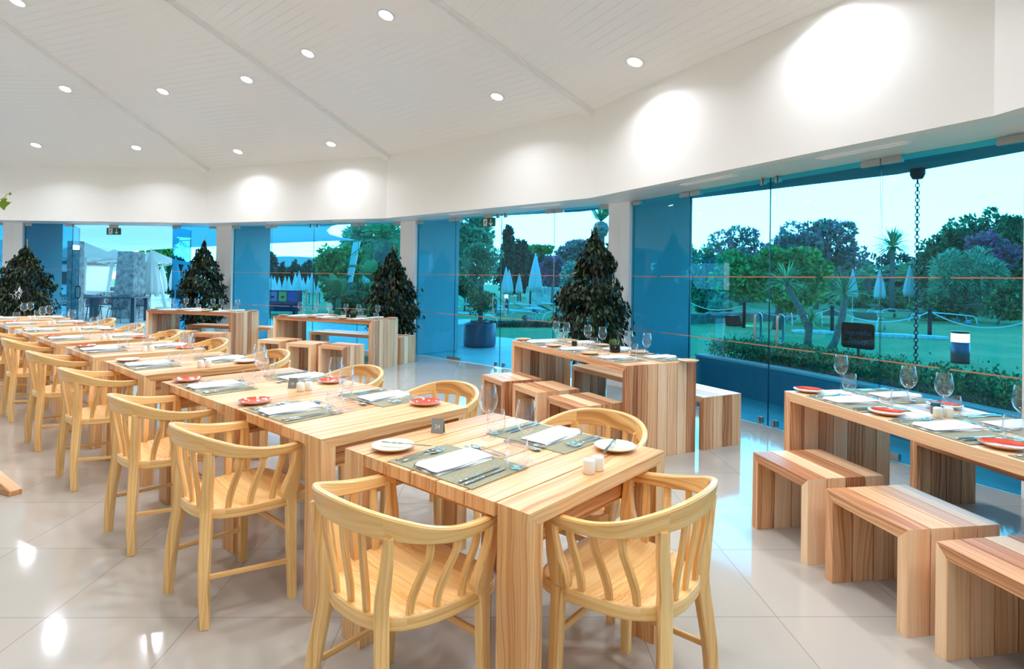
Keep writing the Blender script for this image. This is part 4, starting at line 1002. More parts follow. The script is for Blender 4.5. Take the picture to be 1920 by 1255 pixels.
# chalkboard in the hedge
a_ = radians(-62.7); p = Vector((3.86, 6.44)); r = empty('chalkboard', V3(p, .36), a_); w, h, zb = .37, .285, .36
m = MB(); q = []
for cx_, cz_, a0 in ((w / 2 - .035, zb + .035, -pi / 2), (w / 2 - .035, zb + h - .035, 0), (-w / 2 + .035, zb + h - .035, pi / 2), (-w / 2 + .035, zb + .035, pi)):
    for j in range(6): a = a0 + pi / 2 * j / 5; q.append((cx_ + .035 * cos(a), 0, cz_ + .035 * sin(a)))
m.prism(q, (0, .012, 0)); m.build('board', MT['black'], r); r['_'] = 0; del r['_']
m = MB(); m.box(-.012, .012, .012, .03, 0, zb + .1); m.build('stake', G['trunk'], r)
ch = plain('chalk', srgb(130, 140, 160), .9)
for body, z_, sz in (('Segurelha', zb + h * .62, .078), ('Savory', zb + h * .30, .078)):
    text_mesh('chalk_writing', body, sz, ch, r, Matrix.Translation((0, -.0012, z_)) @ Matrix.Rotation(pi / 2, 4, 'X'), .0004, .25)
tag(r, 'small black chalkboard reading Segurelha Savory on a stake in the hedge', 'sign')
# bollard lamp
p = at(1800, 681, -.03); r = empty('bollard_lamp', p); rad = .148
m = MB(); m.lathe([(0, 0), (rad, 0), (rad, .40), (0, .40)], 32, rnd=0); m.build('body', plain('bollard_grey', srgb(92, 88, 108), .35, metal=.4), r)
m = MB(); m.lathe([(rad * .98, .40), (rad * .98, .565)], 32, rnd=0, smooth=True); m.build('lamp_glass', emit('bollard_light', (1.0, .34, .16), 10.0), r)
m = MB(); m.lathe([(0, .565), (rad, .565), (rad, .60), (0, .60)], 32, rnd=0); m.build('cap', MT['dark_metal'], r); tag(r, 'lit bollard lamp with glowing band on the lawn beyond the hedge', 'lamp')
# flood light box
p = at(1381, 612, -.03); r = empty('flood_light', p, .3); m = MB(); m.prism([(-.20, 0, 0), (.28, 0, 0), (.10, 0, .36), (-.26, 0, .36)], (0, .3, 0)); m.build('housing', MT['dark_metal'], r, bevel=.01)
m = MB(); m.prism([(.26, .02, .03), (.11, .02, .33), (.118, .02, .335), (.268, .02, .035)], (0, .26, 0)); m.build('lens', emit('flood_lens', (1, .8, .5), 6.0), r); tag(r, 'dark flood light box on the lawn, lighting a yellow patch', 'lamp')
ld = bpy.data.lights.new('flood_beam', 'SPOT'); ld.energy = 60; ld.color = (1, .72, .36); ld.spot_size = radians(110); ld.shadow_soft_size = .1; lo = bpy.data.objects.new('flood_beam', ld); COL.objects.link(lo); lo.parent = r; lo.location = (.3, .15, .3); lo.rotation_euler = (0, radians(-62), 0)

# closed parasols

def parasol_closed(h):
    def f():
        r = empty('closed_parasol'); zb = h * .34; m = MB(); N = 24; rings = []
        for t, R in ((0, .19), (.12, .24), (.4, .20), (.75, .10), (.95, .04), (1, .012)):
            z = zb + (h - zb) * t; rings.append([(R * (1 + .22 * cos(8 * 2 * pi * j / N)) * cos(2 * pi * j / N), R * (1 + .22 * cos(8 * 2 * pi * j / N)) * sin(2 * pi * j / N), z - (.10 * cos(8 * 2 * pi * j / N) if t == 0 else 0)) for j in range(N)])
        m.sweep(rings, cap=True, smooth=True, rnd=0); m.build('canopy', MT['canvas'], r)
        m = MB(); m.tube([(0, 0, 0), (0, 0, h + .05)], .024, 8); m.build('pole', MT['white_gloss'], r)
        m = MB(); m.lathe([(0, 0), (.24, 0), (.24, .04), (.05, .07), (0, .07)], 16, rnd=0); m.build('base', MT['plaster'], r); return tag(r, None, 'parasol')
    return f
PG = 'closed white parasols outside'
for i, (px, yb, s_, lb) in enumerate([(1309, 566, .84, 'closed white parasol left of the small white hut in the right-hand bay'), (1350, 567, .66, 'smaller closed parasol right of the small white hut'),
        (1598, 584, 1.0, 'closed white parasol left of the middle pane joint, over the loungers'), (1649, 587, 1.0, 'closed white parasol just left of the pane joint beside the chain'),
        (1705, 583, 1.13, 'closed white parasol half behind the rain chain'), (1722, 578, 1.05, 'closed white parasol peeking out right of the rain chain'), (1527, 578, .7, 'thin closed parasol on a white pole behind the spiky yuccas'),
        (948, 574, .93, 'closed parasol left of three seen through the middle bay doors'), (954, 572, .88, 'closed parasol tucked behind its neighbour by the middle bay doors'), (973, 567, .80, 'small closed parasol between the big one and the pair in the middle bay'),
        (1003, 578, 1.22, 'largest closed parasol in the middle bay, left of the potted fig'), (1069, 556, .9, 'distant closed parasol above the potted fig in the middle bay'),
        (281, 596, 1.0, 'closed white parasol right of the stone pillar beyond the open doorway'), (276, 575, .9, 'closed parasol behind the one right of the stone pillar'), (303, 570, .86, 'closed parasol beyond the open doorway, next to its right edge'),
        (328, 572, 1.0, 'closed parasol seen through the glass right of the open doorway'), (346, 570, .95, 'closed parasol partly behind the potted fig of the far left bay')]):
    inst('par', parasol_closed(2.25), at(px, yb, -.03), i * .7, lb, PG, s_)
rr = random.Random(4)
for i, (px, yb, s_) in enumerate([(497, 557, .8), (503, 563, 1.0), (508, 561, 1.0), (514, 562, .95), (523, 556, .9), (534, 560, .95), (541, 560, .95), (553, 565, 1.1), (560, 566, 1.15), (568, 557, .9), (577, 559, 1.0), (584, 572, 1.1), (598, 566, .9), (608, 558, .7)]):
    inst('par', parasol_closed(2.25), at(px, yb, -.03), i, 'white closed parasol in the crowd beyond the third window bay', PG + ', crowd', s_ * .66)
for i, px in enumerate((176, 190, 197, 204)): inst('par', parasol_closed(2.25), at(px, 541, -.03), i, 'tiny closed parasol in the row far beyond the open doorway', PG + ', far row', .8)

# loungers
MT['sling'] = plain('grey_blue_sling', srgb(150, 168, 180), .7)
def lounger():
    r = empty('sun_lounger'); arc = [(-1.0, .0), (-.85, .32), (-.5, .42), (0, .40), (.5, .36), (.95, .30), (1.05, .0)]
    m = MB()
    for y in (-.33, .33):
        P = [(x, y, z) for x, z in arc]; cu = curve(P, 0, 4); m.tube([tuple(p) for p in cu], .018, 6)
    m.tube([(-.85, -.33, .32), (-.85, .33, .32)], .014, 6); m.tube([(.93, -.33, .30), (.93, .33, .30)], .014, 6); m.build('frame', MT['white_gloss'], r)
    m = MB(); A = [(-.95, .62), (-.6, .46), (-.2, .40), (.3, .40), (.7, .37), (.95, .32)]; cu = curve(A, 0, 4)
    m.sweep([[(p[0], -.31, p[1]), (p[0], .31, p[1]), (p[0], .31, p[1] - .012), (p[0], -.31, p[1] - .012)] for p in cu], rnd=0); m.build('sling', MT['sling'], r)
    for y in (-.37, .37): m = MB(); m.tube([(.72, y - .02, .10), (.72, y + .02, .10)], .10, 14, rnd=0); m.build('wheel', MT['sling'], r)
    return tag(r, None, 'sun lounger')
for i, (px, py, a, lb) in enumerate([(1500, 608, 1.2, 'sun lounger behind the leaning yucca trunk'), (1560, 610, 1.1, 'sun lounger behind the middle rope post'), (1628, 620, .9, 'nearest sun lounger, left of the pane joint by the chain'), (1668, 597, .3, 'sun lounger beyond the nearest one, beneath the parasols'),
        (1765, 607, -.2, 'long curved sun lounger behind the right rope post'), (1905, 563, .5, 'sun lounger on the rise at the right edge'), (1921, 565, .5, 'sun lounger half cut by the right edge'),
        (868, 612, .1, 'sun lounger left of the big outdoor tree pot'), (950, 603, .2, 'sun lounger right of the big outdoor tree pot'), (1010, 600, .15, 'sun lounger in the middle of the middle bay row'), (1060, 606, .3, 'sun lounger partly behind the middle potted fig'),
        (975, 588, .2, 'sun lounger of the second row beneath the largest parasol'), (1035, 587, .1, 'sun lounger of the second row near the potted fig'), (900, 590, .1, 'sun lounger of the second row behind the tree trunk')]):
    inst('lounger', lounger, at(px, py, -.03), a, lb, 'sun loungers on the lawn')
# rope posts and ropes
def post(): m = MB(); m.lathe([(0, 0), (.05, 0), (.05, .76), (.06, .77), (.06, .82), (0, .84)], 12, rnd=0); return tag(m.build('rope_post', MT['dark_metal']), None, 'post')
PP = []
for px, py, lb in ((1395, 615, 'dark rope post beside the flood light'), (1560, 626, 'dark rope post behind the leaning yuccas'), (1743, 634, 'dark rope post right of the rain chain'), (1693, 577, 'far dark rope post behind the parasol by the chain'), (994, 575, 'dark rope post beneath the largest parasol of the middle bay')):
    q = at(px, py, -.03); PP.append(q); inst('post', post, q, 0, lb, 'rope posts')
def rope(a, b, sag, lb):
    m = MB(); P = [a.lerp(b, t / 16) + Vector((0, 0, -sag * 4 * (t / 16) * (1 - t / 16))) for t in range(17)]; m.tube(P, .016, 6); tag(m.build('rope', MT['canvas']), lb, 'rope', 'white barrier ropes')
T = Vector((0, 0, .74))
rope(PP[0] + T, at(1285, 596, -.03) + T, .28, 'slack white rope left of the flood light post'); rope(PP[0] + T, PP[1] + T, .30, 'slack white rope between the two left rope posts')
rope(PP[1] + T, PP[2] + T, .34, 'slack white rope crossing behind the rain chain'); rope(PP[2] + T, at(1960, 640, -.03) + T, .42, 'slack white rope running off the right edge')
# stone edging and low rubble bank
m = MB(); rr = random.Random(2)
A, B = at(1500, 622, 0), at(1760, 634, 0)
for i in range(26):
    p = A.lerp(B, i / 25); m.obox((p.x, p.y, .01), (.19, rr.uniform(-.03, .03), 0), (0, .12 + rr.uniform(0, .05), 0), (0, 0, .035 + rr.uniform(0, .02)), rnd=0)
tag(m.build('stone_edging', MT['plaster'], bevel=.01), 'pale stone edging across the lawn below the loungers', 'edging', kind='stuff')
m = MB(); A, B = at(1290, 605, 0), at(1470, 598, 0)
for i in range(22):
    p = A.lerp(B, i / 21); m.obox((p.x, p.y, .12), (.42, rr.uniform(-.05, .05), 0), (0, .2, 0), (0, 0, .16 + rr.uniform(0, .05)), rnd=0)
tag(m.build('stone_bank', plain('rubble', srgb(150, 140, 132), .9, noise=.3, scale=3, bump=.5), bevel=.04), 'low rough stone bank behind the flood light', 'stone wall', kind='stuff')
# small white hut
p = at(1325, 566, -.03); r = empty('white_hut', p); m = MB()
m.prism([(-.75, 0, 0), (.75, 0, 0), (.75, 0, .65), (.3, 0, 1.05), (-.3, 0, 1.05), (-.75, 0, .55)], (0, 1.2, 0)); m.build('wall', MT['plaster'], r)
m = MB(); m.box(.12, .42, -.02, .0, 0, .5); m.build('doorway', MT['black'], r); tag(r, 'small white garden hut with dark opening, left in the right-hand bay', 'hut')
# --- trees through the right-hand bay
T_ = 'trees beyond the right-hand bay'
tree('broadleaf_tree', [crown(1345, 1450, 470, 560, 18.5), crown(1420, 1550, 455, 560, 18.5), crown(1440, 1530, 520, 585, 18)], G['broad'], 15000, .17, gb(1456, 617), 21, 'rounded green broadleaf tree on a pale trunk at the left of the right-hand bay', grp=T_)
tree('oleander', [crown(1440, 1540, 425, 540, 33), crown(1500, 1612, 408, 520, 34)], G['pink'], 11000, .26, under(1530, 33), 22, 'tall airy oleander with pink blooms behind the broadleaf tree', 'shrub', grp=T_)
tree('oleander', [crown(1330, 1460, 432, 540, 36)], G['pink'], 7000, .26, under(1390, 36), 23, 'lower pink oleander left of the broadleaf tree', 'shrub', grp=T_)
tree('grey_tree', [crown(1280, 1350, 448, 580, 38)], G['olive'], 5000, .28, under(1315, 38), 24, 'grey green tree at the left edge of the right-hand bay', grp=T_)
tree('pine_tree', [crown(1728, 1815, 425, 600, 31), crown(1770, 1850, 415, 520, 32)], G['pine'], 13000, .26, under(1780, 31), 25, 'dark green pine right of the rain chain', grp=T_)
tree('pine_tree', [crown(1810, 1900, 398, 560, 30), crown(1870, 1990, 385, 600, 28)], G['pine'], 17000, .25, under(1890, 30), 26, 'largest dark pine rising at the right edge', grp=T_)
tree('bougainvillea', [crown(1815, 1870, 434, 480, 26), crown(1840, 1905, 450, 500, 25.5)], G['boug'], 4200, .17, under(1860, 26), 27, 'magenta bougainvillea hanging in the dark trees at the right', 'shrub', trunk_r=.05)
tree('bamboo', [crown(1755, 1870, 468, 600, 24)], G['olive'], 9000, .28, under(1815, 24), 28, 'pale feathery bamboo clump before the dark pines', 'shrub', trunk_r=.05, asp=.16)
tree('low_shrub', [crown(1865, 1950, 530, 600, 22), crown(1710, 1800, 555, 600, 24)], G['hedge'], 6000, .2, under(1870, 22), 29, 'low dark shrubs under the pines at the right', 'shrub', trunk_r=.04)
tree('low_shrub', [crown(1575, 1740, 545, 585, 36)], G['hedge'], 5000, .22, under(1650, 36), 30, 'low dark shrubs behind the parasols left of the chain', 'shrub', trunk_r=.04)
tree('background_trees', [crown(1580, 1740, 470, 600, 46)], G['dark'], 6000, .45, under(1660, 46), 31, 'dark tree bank far behind the palm left of the chain', 'tree', trunk_r=.2)
tree('ornamental_grass', [crown(1328, 1374, 562, 596, 24)], G['olive'], 1800, .3, under(1350, 24), 32, 'pale tuft of ornamental grass on the stone bank', 'shrub', trunk_r=.03, asp=.1)
tree('low_shrub', [crown(1302, 1332, 558, 590, 24.5)], G['hedge'], 1400, .15, under(1317, 24.5), 33, 'small round brown green shrub beneath the white hut', 'shrub', trunk_r=.03)
tree('background_trees', [crown(1280, 1470, 478, 600, 44, .3), crown(1450, 1640, 470, 600, 44, .3)], G['olive'], 12000, .42, under(1450, 44), 34, 'grey green tree bank behind the broadleaf tree in the right-hand bay', trunk_r=.2)
tree('background_trees', [crown(1720, 1860, 450, 600, 42, .3), crown(1840, 1990, 430, 600, 42, .3)], G['dark'], 10000, .42, under(1850, 42), 35, 'dark tree bank behind the pines at the right edge', trunk_r=.2)
# spiky heads
def spiky(name, base, path, head_r, nl, lb, cat='yucca', tr=.09, wid=.035, mat='palm'):
    r = empty(name, base); P = [Vector(q) - base for q in path]; m = MB(); m.tube(P, [tr * 1.2] + [tr] * (len(P) - 2) + [tr * .8], 9); m.build('trunk', G['trunk'], r); top = P[-1]
    m = MB(); rg = random.Random(nl)
    for i in range(nl):
        a = rg.uniform(0, 2 * pi); el = rg.uniform(-.5, 1.45); L = head_r * rg.uniform(.75, 1.1); d = Vector((cos(a) * cos(el), sin(a) * cos(el), sin(el))); s_ = d.cross(Vector((0, 0, 1))).normalized() * wid * rg.uniform(.7, 1.2)
        mid = top + d * L * .5 + Vector((0, 0, .02)); tip = top + d * L - Vector((0, 0, L * .12)); m.add([top - s_ * .4, top + s_ * .4, mid + s_, mid - s_, tip, mid + Vector((0, 0, .012))], [(0, 1, 2, 5), (0, 5, 3), (5, 2, 4), (3, 5, 4)], rnd=rg.random())
    m.build('leaves', G[mat], r); return tag(r, lb, cat)
b = at(1672, 585, -.03); spiky('yucca', b, [b, up(1672, 540, b.y), up(1674, 462, b.y)], 1.3, 150, 'tall yucca with a big spiky head against the sky, left of the chain', tr=.14, wid=.05)
b = at(1514, 658, -.03); spiky('yucca', b, [b, up(1516, 620, b.y), up(1500, 580, b.y), up(1474, 532, b.y)], .62, 70, 'leaning yucca with crooked trunk behind the door handles', tr=.07, wid=.022)
b2 = b + Vector((.02, .1, 0)); spiky('yucca', b2, [b2, up(1517, 620, b.y), up(1520, 604, b.y)], .42, 46, 'short yucca at the foot of the leaning trunk', tr=.07, wid=.02)
b = at(1553, 662, -.03); spiky('yucca', b, [b, up(1566, 640, b.y), up(1580, 590, b.y), up(1583, 552, b.y)], .58, 64, 'leaning yucca beside the chalkboard', tr=.07, wid=.022)
def palm(name, base, path, L, nf, lb, tr=.2, bulb=None, elr=(-.3, 1.3), seed=1, droop=.5):
    r = empty(name, base); P = [Vector(q) - base for q in path]; m = MB(); m.tube(P, [tr * 1.2] + [tr] * (len(P) - 1), 12); m.build('trunk', G['trunk'], r); top = P[-1]
    if bulb: m = MB(); m.lathe([(0, top.z - bulb * 2.2), (bulb * .8, top.z - bulb * 2), (bulb * 1.15, top.z - bulb), (bulb * .85, top.z - bulb * .2), (0, top.z)], 14, (top.x, top.y, 0)); m.build('pruned_crown_base', plain('palm_boots', srgb(150, 130, 120), .9, noise=.7, scale=9, bump=1.0), r)
    m = MB(); rg = random.Random(seed)
    for i in range(nf):
        a = 2 * pi * i / nf * 2.4 + rg.uniform(-.3, .3); el = rg.uniform(*elr); LL = L * rg.uniform(.8, 1.1); h = Vector((cos(a), sin(a), 0)); pts = []; s_ = h.cross(Vector((0, 0, 1)))
        for j in range(9):
            t = j / 8; pts.append(top + h * (LL * t * cos(el)) + Vector((0, 0, LL * (t * sin(el) - droop * t * t))))
        m.tube(pts, [.02 - .0018 * j for j in range(9)], 5, rnd=.4)
        for j in range(1, 25):
            t = j / 25; k = min(7, int(t * 8)); p = pts[k].lerp(pts[k + 1], t * 8 - k); tg = (pts[k + 1] - pts[k]).normalized(); ll = LL * .22 * (1 - .6 * t) * min(1, t * 5)
            for sd in (1, -1):
                tip = p + (s_ * sd * .8 + tg * .5 - Vector((0, 0, .35))) * ll; m.add([p - tg * .012, p + tg * .012, (p + tip) / 2 + tg * .03, tip, (p + tip) / 2 - tg * .02], [(0, 1, 2, 3, 4)], rnd=rg.random())
    m.build('fronds', G['palm'], r); return tag(r, lb, 'palm')
b = Vector((*under(1714, 37), -.03)); palm('palm', b, [b, up(1712, 528, b.y)], 3.4, 22, 'low palm with arching fronds behind the parasols by the chain', .22, seed=3)
b = Vector((*under(1628, 41), -.03)); palm('palm', b, [b, up(1627, 523, b.y)], 3.2, 18, 'low palm with arching fronds left of the pane joint', .2, seed=5)
b = Vector((*under(1127, 21), -.03)); palm('palm', b, [b, up(1127, 416, 21)], 1.1, 9, 'pruned date palm with swollen crown base above the middle potted fig', .13, bulb=.26, elr=(.75, 1.45), seed=7, droop=.1)
# --- middle bay
b = at(899, 651, -.02); r = empty('outdoor_tree_pot', b); m = MB(); m.lathe([(0, 0), (.29, 0), (.335, .03), (.345, .10), (.345, .50), (.325, .51), (.315, .50), (.31, .44), (0, .44)], 36, rnd=0); m.build('pot', plain('slate_blue_pot', srgb(84, 84, 108), .45), r)
m = MB(); m.tube([(0, 0, .43), (.02, 0, .8), (0, .02, 1.2), (.02, 0, 1.7)], [.06, .05, .045, .03], 9); m.tube([(.04, .02, .43), (-.04, 0, .8), (.05, .02, 1.2), (.0, 0, 1.7)], [.035, .03, .025, .02], 8); m.build('trunk', G['trunk'], r)
bx = [((0, 0, 1.87), (.44, .42, .33)), ((.02, 0, 1.50), (.36, .34, .26)), ((.02, 0, 2.0), (.34, .34, .2))]
cloud('foliage', G['white'] if False else G['olive'], 9000, lambda rng, n: blobs(rng, bx, n), .055, 41, parent=r)
cloud('low_shoots', G['hedge'], 2600, lambda rng, n: blobs(rng, [((0, 0, .95), (.36, .34, .36))], n, 18), .055, 42, parent=r); tag(r, 'leafy tree in a big slate blue pot on the patio outside the middle bay', 'potted tree')
M_ = 'trees beyond the middle bay'
tree('leafy_tree', [crown(838, 928, 398, 480, 30), crown(845, 905, 440, 520, 30)], G['olive'], 11000, .28, under(880, 30), 51, 'tall grey green tree behind the exit sign of the middle bay', grp=M_)
tree('cypress', [crown(938, 966, 430, 530, 36, 1), crown(944, 960, 425, 470, 36, 1)], G['dark'], 4500, .26, under(952, 36), 52, 'dark pointed cypress in the middle bay', grp=M_)
tree('cypress', [crown(958, 990, 450, 530, 38, 1)], G['dark'], 3600, .26, under(974, 38), 53, 'shorter dark cypress right of the pointed one', grp=M_)
tree('umbrella_pine', [crown(985, 1038, 459, 482, 60, .9)], G['broad'], 2500, .4, under(1012, 60), 54, 'distant flat topped umbrella pine on the skyline', grp=M_)
tree('background_hedge', [crown(925, 1050, 474, 560, 48, .2), crown(1030, 1160, 480, 560, 48, .2)], G['dark'], 9000, .5, under(1010, 48), 55, 'long dark hedge across the back of the middle bay', 'hedge', trunk_r=.1)
tree('oleander', [crown(1012, 1062, 480, 535, 32), ], G['boug'], 3200, .2, under(1035, 32), 56, 'magenta pink oleander left of the potted fig in the middle bay', 'shrub', trunk_r=.05)
tree('oleander', [crown(1045, 1120, 452, 505, 36)], G['pink'], 4800, .28, under(1080, 36), 57, 'pale pink oleander behind the potted fig in the middle bay', 'shrub', trunk_r=.06)
tree('broadleaf_tree', [crown(1130, 1185, 450, 540, 34)], G['broad'], 4500, .26, under(1158, 34), 58, 'green tree beside the white pillar right of the middle potted fig', grp=M_)
tree('blossom_bush', [crown(1042, 1105, 490, 570, 22)], G['white'], 5200, .13, under(1072, 22), 59, 'pale blossoming bush left of the middle potted fig', 'shrub', trunk_r=.05)
tree('low_shrub', [crown(846, 900, 518, 552, 26)], G['hedge'], 3000, .16, under(872, 26), 60, 'low green shrubs left behind the outdoor pot tree', 'shrub', trunk_r=.04)
m = MB(); A = at(832, 611, 0); B = at(1120, 612, 0)
rr = random.Random(9)
sm_ = lambda rng, n: ((lambda t: np.stack([A.x + (B.x - A.x) * t, A.y + (B.y - A.y) * t + rng.normal(0, .12, n), rng.uniform(-.02, .13, n)], 1))(rng.uniform(0, 1, n)), np.tile([[0, 0, 1.]], (n, 1)))
tag(cloud('border_planting', G['dark'], 5200, sm_, .09, 61, asp=.4), 'low dark planted border across the lawn of the middle bay', 'hedge')
def picket(a, b, lb):
    m = MB(); n = 26; d = (b - a)
    for i in range(n + 1): p = a + d * i / n; m.box(p.x - .03, p.x + .03, p.y - .02, p.y + .02, 0, .9, rnd=0)
    m.tube([a + Vector((0, 0, .95)), b + Vector((0, 0, .95))], .05, 6); m.tube([a + Vector((0, 0, .3)), b + Vector((0, 0, .3))], .03, 6); return tag(m.build('white_fence', MT['white_gloss']), lb, 'fence')
picket(Vector((*under(988, 34), 0)), Vector((*under(1062, 34), 0)), 'white railing behind the largest parasol of the middle bay')
p = Vector((*under(985, 68), -.03)); m = MB(); m.tube([(0, 0, 0), (0, 0, 5.2)], .06, 8); m.tube([(-.9, 0, 4.2), (.9, 0, 4.2)], .05, 6); m.box(-.9, -.5, -.1, .1, 3.9, 4.2); m.box(.5, .9, -.1, .1, 3.9, 4.2); m.tube([(0, 0, 5.1), (1.2, 0, 5.0)], .05, 6)
o = m.build('floodlight_mast', MT['dark_metal']); o.location = p; tag(o, 'thin distant floodlight mast on the skyline of the middle bay', 'mast')
def lantern(): 
    r = empty('garden_lantern'); m = MB(); m.lathe([(0, 0), (.06, 0), (.06, .5), (0, .5)], 12, rnd=0); m.build('post', MT['dark_metal'], r); m = MB(); m.lathe([(0, .5), (.09, .5), (.09, .66), (0, .66)], 12, rnd=0); m.build('lamp_glass', emit('lantern_light', (1, .9, .9), 14.0), r); return tag(r, None, 'lamp')
inst('lant', lantern, at(949, 577, -.03), 0, 'lit garden lantern above the loungers of the middle bay', 'lit garden lanterns'); inst('lant', lantern, at(857, 567, -.03), 0, 'lit garden lantern left of the outdoor pot tree', 'lit garden lanterns')
m = MB(); a, b = at(852, 645, 0), at(872, 643, 0); m.prism([V3(a.xy, -.02), V3(b.xy, -.02), V3(b.xy + Vector((0, 1.6)), -.02), V3(a.xy + Vector((-.1, 1.6)), -.02)], (0, 0, .44)); tag(m.build('low_white_wall', MT['plaster']), 'low white wall end left of the big outdoor pot', 'wall')
# --- third bay: veranda slab on a leaning pole
def S(px, py): return at(px, py, 2.66)
sl = [Vector((-30, 14, 2.66)), Vector((-26, 30, 2.66)), S(143, 481), S(265, 470), S(317, 466.5), S(500, 457), S(600, 453), S(664, 451), S(637, 446.5), S(618, 441), S(612, 433), S(622, 424), Vector((-3.9, 13.3, 2.66)), Vector((-5.6, 13.9, 2.66)), Vector((-8.5, 14.3, 2.66)), Vector((-13, 14.0, 2.66)), Vector((-20, 10.5, 2.66))]
m = MB(); m.prism(sl, (0, 0, .03)); structure(m.build('trim_veranda_membrane', MT['membrane']))
b = at(650, 588, -.03); r = empty('square_planter', b); m = MB(); m.box(-.30, .30, -.30, .30, 0, .40); m.build('box', MT['black'], r, bevel=.01); m = MB(); m.box(-.28, .28, -.28, .28, .39, .402); m.build('soil', MT['soil'], r); tag(r, 'black square planter at the foot of the leaning white pole', 'planter')
d = b.y + .45; m = MB(); a0, a1 = at(646, 588, -.02), up(670, 450, d); a0 = up(645, 583, d); m.tube([tuple(a0), tuple(a1)], [.13, .17], 4, ref=(0, 1, 0)); tag(m.build('leaning_pole', MT['white_gloss']), 'thick white pole leaning up to the veranda tip in the third bay', 'pole')
r = empty('recycling_station', at(523, 590, -.03)); D = r.location.y; w = 34 * D / F_PX
m = MB(); m.box(-w, w, 0, .5, 0.12, .92); m.build('cabinet', plain('navy_panel', srgb(30, 62, 110), .5), r, bevel=.01)
for x0, x1, z0, z1, nm, cc in ((-.62, -.12, .50, .86, 'pink_label', (196, 150, 214)), (-.02, .40, .50, .86, 'yellow_label', (206, 210, 120)), (.46, .98, .50, .86, 'blue_label', (20, 90, 190))):
    m = MB(); m.box(x0 * w, x1 * w, -.012, -.001, z0, z1); f = m.build(nm, plain(nm, srgb(*cc), .6), r)
    if nm != 'blue_label': m = MB(); m.box((x0 * .7 + x1 * .3) * w, (x0 * .3 + x1 * .7) * w, -.018, -.0125, .62, .70); m.build('printed_bar', MT['dark_metal'], f)
for x in (-.75, .75): m = MB(); m.box(x * w - .04, x * w + .04, .1, .4, 0, .12); m.build('foot', MT['dark_metal'], r)
tag(r, 'dark cabinet with pink and yellow labels before the parasol crowd', 'cabinet')
W_ = 'trees beyond the third bay'
tree('background_hedge', [crown(470, 560, 503, 545, 52, .2), crown(540, 620, 503, 545, 52, .2)], G['dark'], 6000, .42, under(545, 52), 69, 'dark hedge behind the parasol crowd of the third bay', 'hedge', trunk_r=.1)
for i, (x0, x1, y0, y1, d) in enumerate([(492, 518, 476, 530, 46), (520, 540, 500, 530, 48), (540, 566, 497, 530, 47), (566, 592, 494, 530, 46), (482, 498, 500, 530, 47)]):
    tree('conifer', [crown(x0, x1, y0, y1, d, 1), crown(x0 + (x1 - x0) * .22, x1 - (x1 - x0) * .22, y0 - 2, y0 + 26, d, 1), crown(x0 + (x1 - x0) * .36, x1 - (x1 - x0) * .36, y0 - 8, y0 + 12, d, 1)], G['dark'], 2200, .34, under((x0 + x1) / 2, d), 70 + i, ['tall dark conifer at the left of the third bay, above the parasol crowd', 'small dark conifer second in the row of the third bay', 'dark conifer in the middle of the third bay row', 'dark conifer at the right end of the third bay row', 'dark conifer seen at the left edge of the third bay'][i], grp=W_)
r = empty('marquee', (*under(545, 66), -.03)); m = MB(); N = 24
L_ = [(-9 + 18 * i / N, (2.7 + 1.0 * sin(pi * i / N))) for i in range(N + 1)]
m.prism([(-9, 0, 0)] + [(x, 0, z) for x, z in L_] + [(9, 0, 0)], (0, 9, 0)); m.build('roof_shell', MT['canvas'], r)
tag(r, 'long white marquee roof on the skyline of the third bay', 'tent')
tree('broadleaf_tree', [crown(590, 650, 462, 530, 24), crown(600, 690, 455, 560, 25)], G['broad'], 9000, .2, under(630, 25), 76, 'dense green tree left of the leaning white pole', grp=W_)
tree('grey_tree', [crown(640, 760, 410, 500, 30), crown(690, 770, 440, 560, 30)], G['olive'], 9000, .28, under(720, 30), 77, 'grey green tree filling the right of the third bay', grp=W_)
tree('low_shrub', [crown(615, 760, 535, 590, 23)], G['hedge'], 6000, .17, under(690, 23), 78, 'low leafy planting behind the black square planter', 'shrub', trunk_r=.04)
b = Vector((*under(718, 21), -.03)); palm('palm', b, [b, up(716, 470, 21), up(716, 450, 21)], 2.3, 26, 'date palm with long fronds right of the leaning pole', .28, seed=11, droop=.45)
def banana(base, h, L, n, lb, seed):
    r = empty('banana_plant', base); m = MB(); rg = random.Random(seed); m.tube([(0, 0, 0), (.03, 0, h)], [.13, .08], 9); m.build('stem', G['palm'], r); m = MB()
    for i in range(n):
        a = 2 * pi * i / n + rg.uniform(-.2, .2); el = rg.uniform(.5, 1.4); hd = Vector((cos(a), sin(a), 0)); s_ = Vector((-sin(a), cos(a), 0)); rows = []
        for j in range(9):
            t = j / 8; p = Vector((0, 0, h * rg.uniform(.98, 1))) + hd * (L * t * cos(el)) + Vector((0, 0, L * (t * sin(el) - .45 * t ** 2.2))); w = L * .16 * sin(pi * min(1, t * .95 + .04)) ** .7; rows.append([p - s_ * w + Vector((0, 0, .05 * L)), p, p + s_ * w + Vector((0, 0, .05 * L))])
        m.sweep(rows, cap=False, rnd=rg.random(), smooth=True) if False else m.add([q for rw in rows for q in rw], [(j * 3 + c, j * 3 + c + 1, j * 3 + c + 4, j * 3 + c + 3) for j in range(8) for c in (0, 1)], rnd=rg.random(), smooth=True)
    m.build('leaves', G['palm'], r); return tag(r, lb, 'banana plant')
banana(Vector((*under(634, 20), -.03)), .7, 1.5, 11, 'broad leaved banana plant left of the leaning pole', 1); banana(Vector((*under(696, 20.5), -.03)), 1.3, 1.4, 10, 'broad leaved banana plant right of the leaning pole', 2)
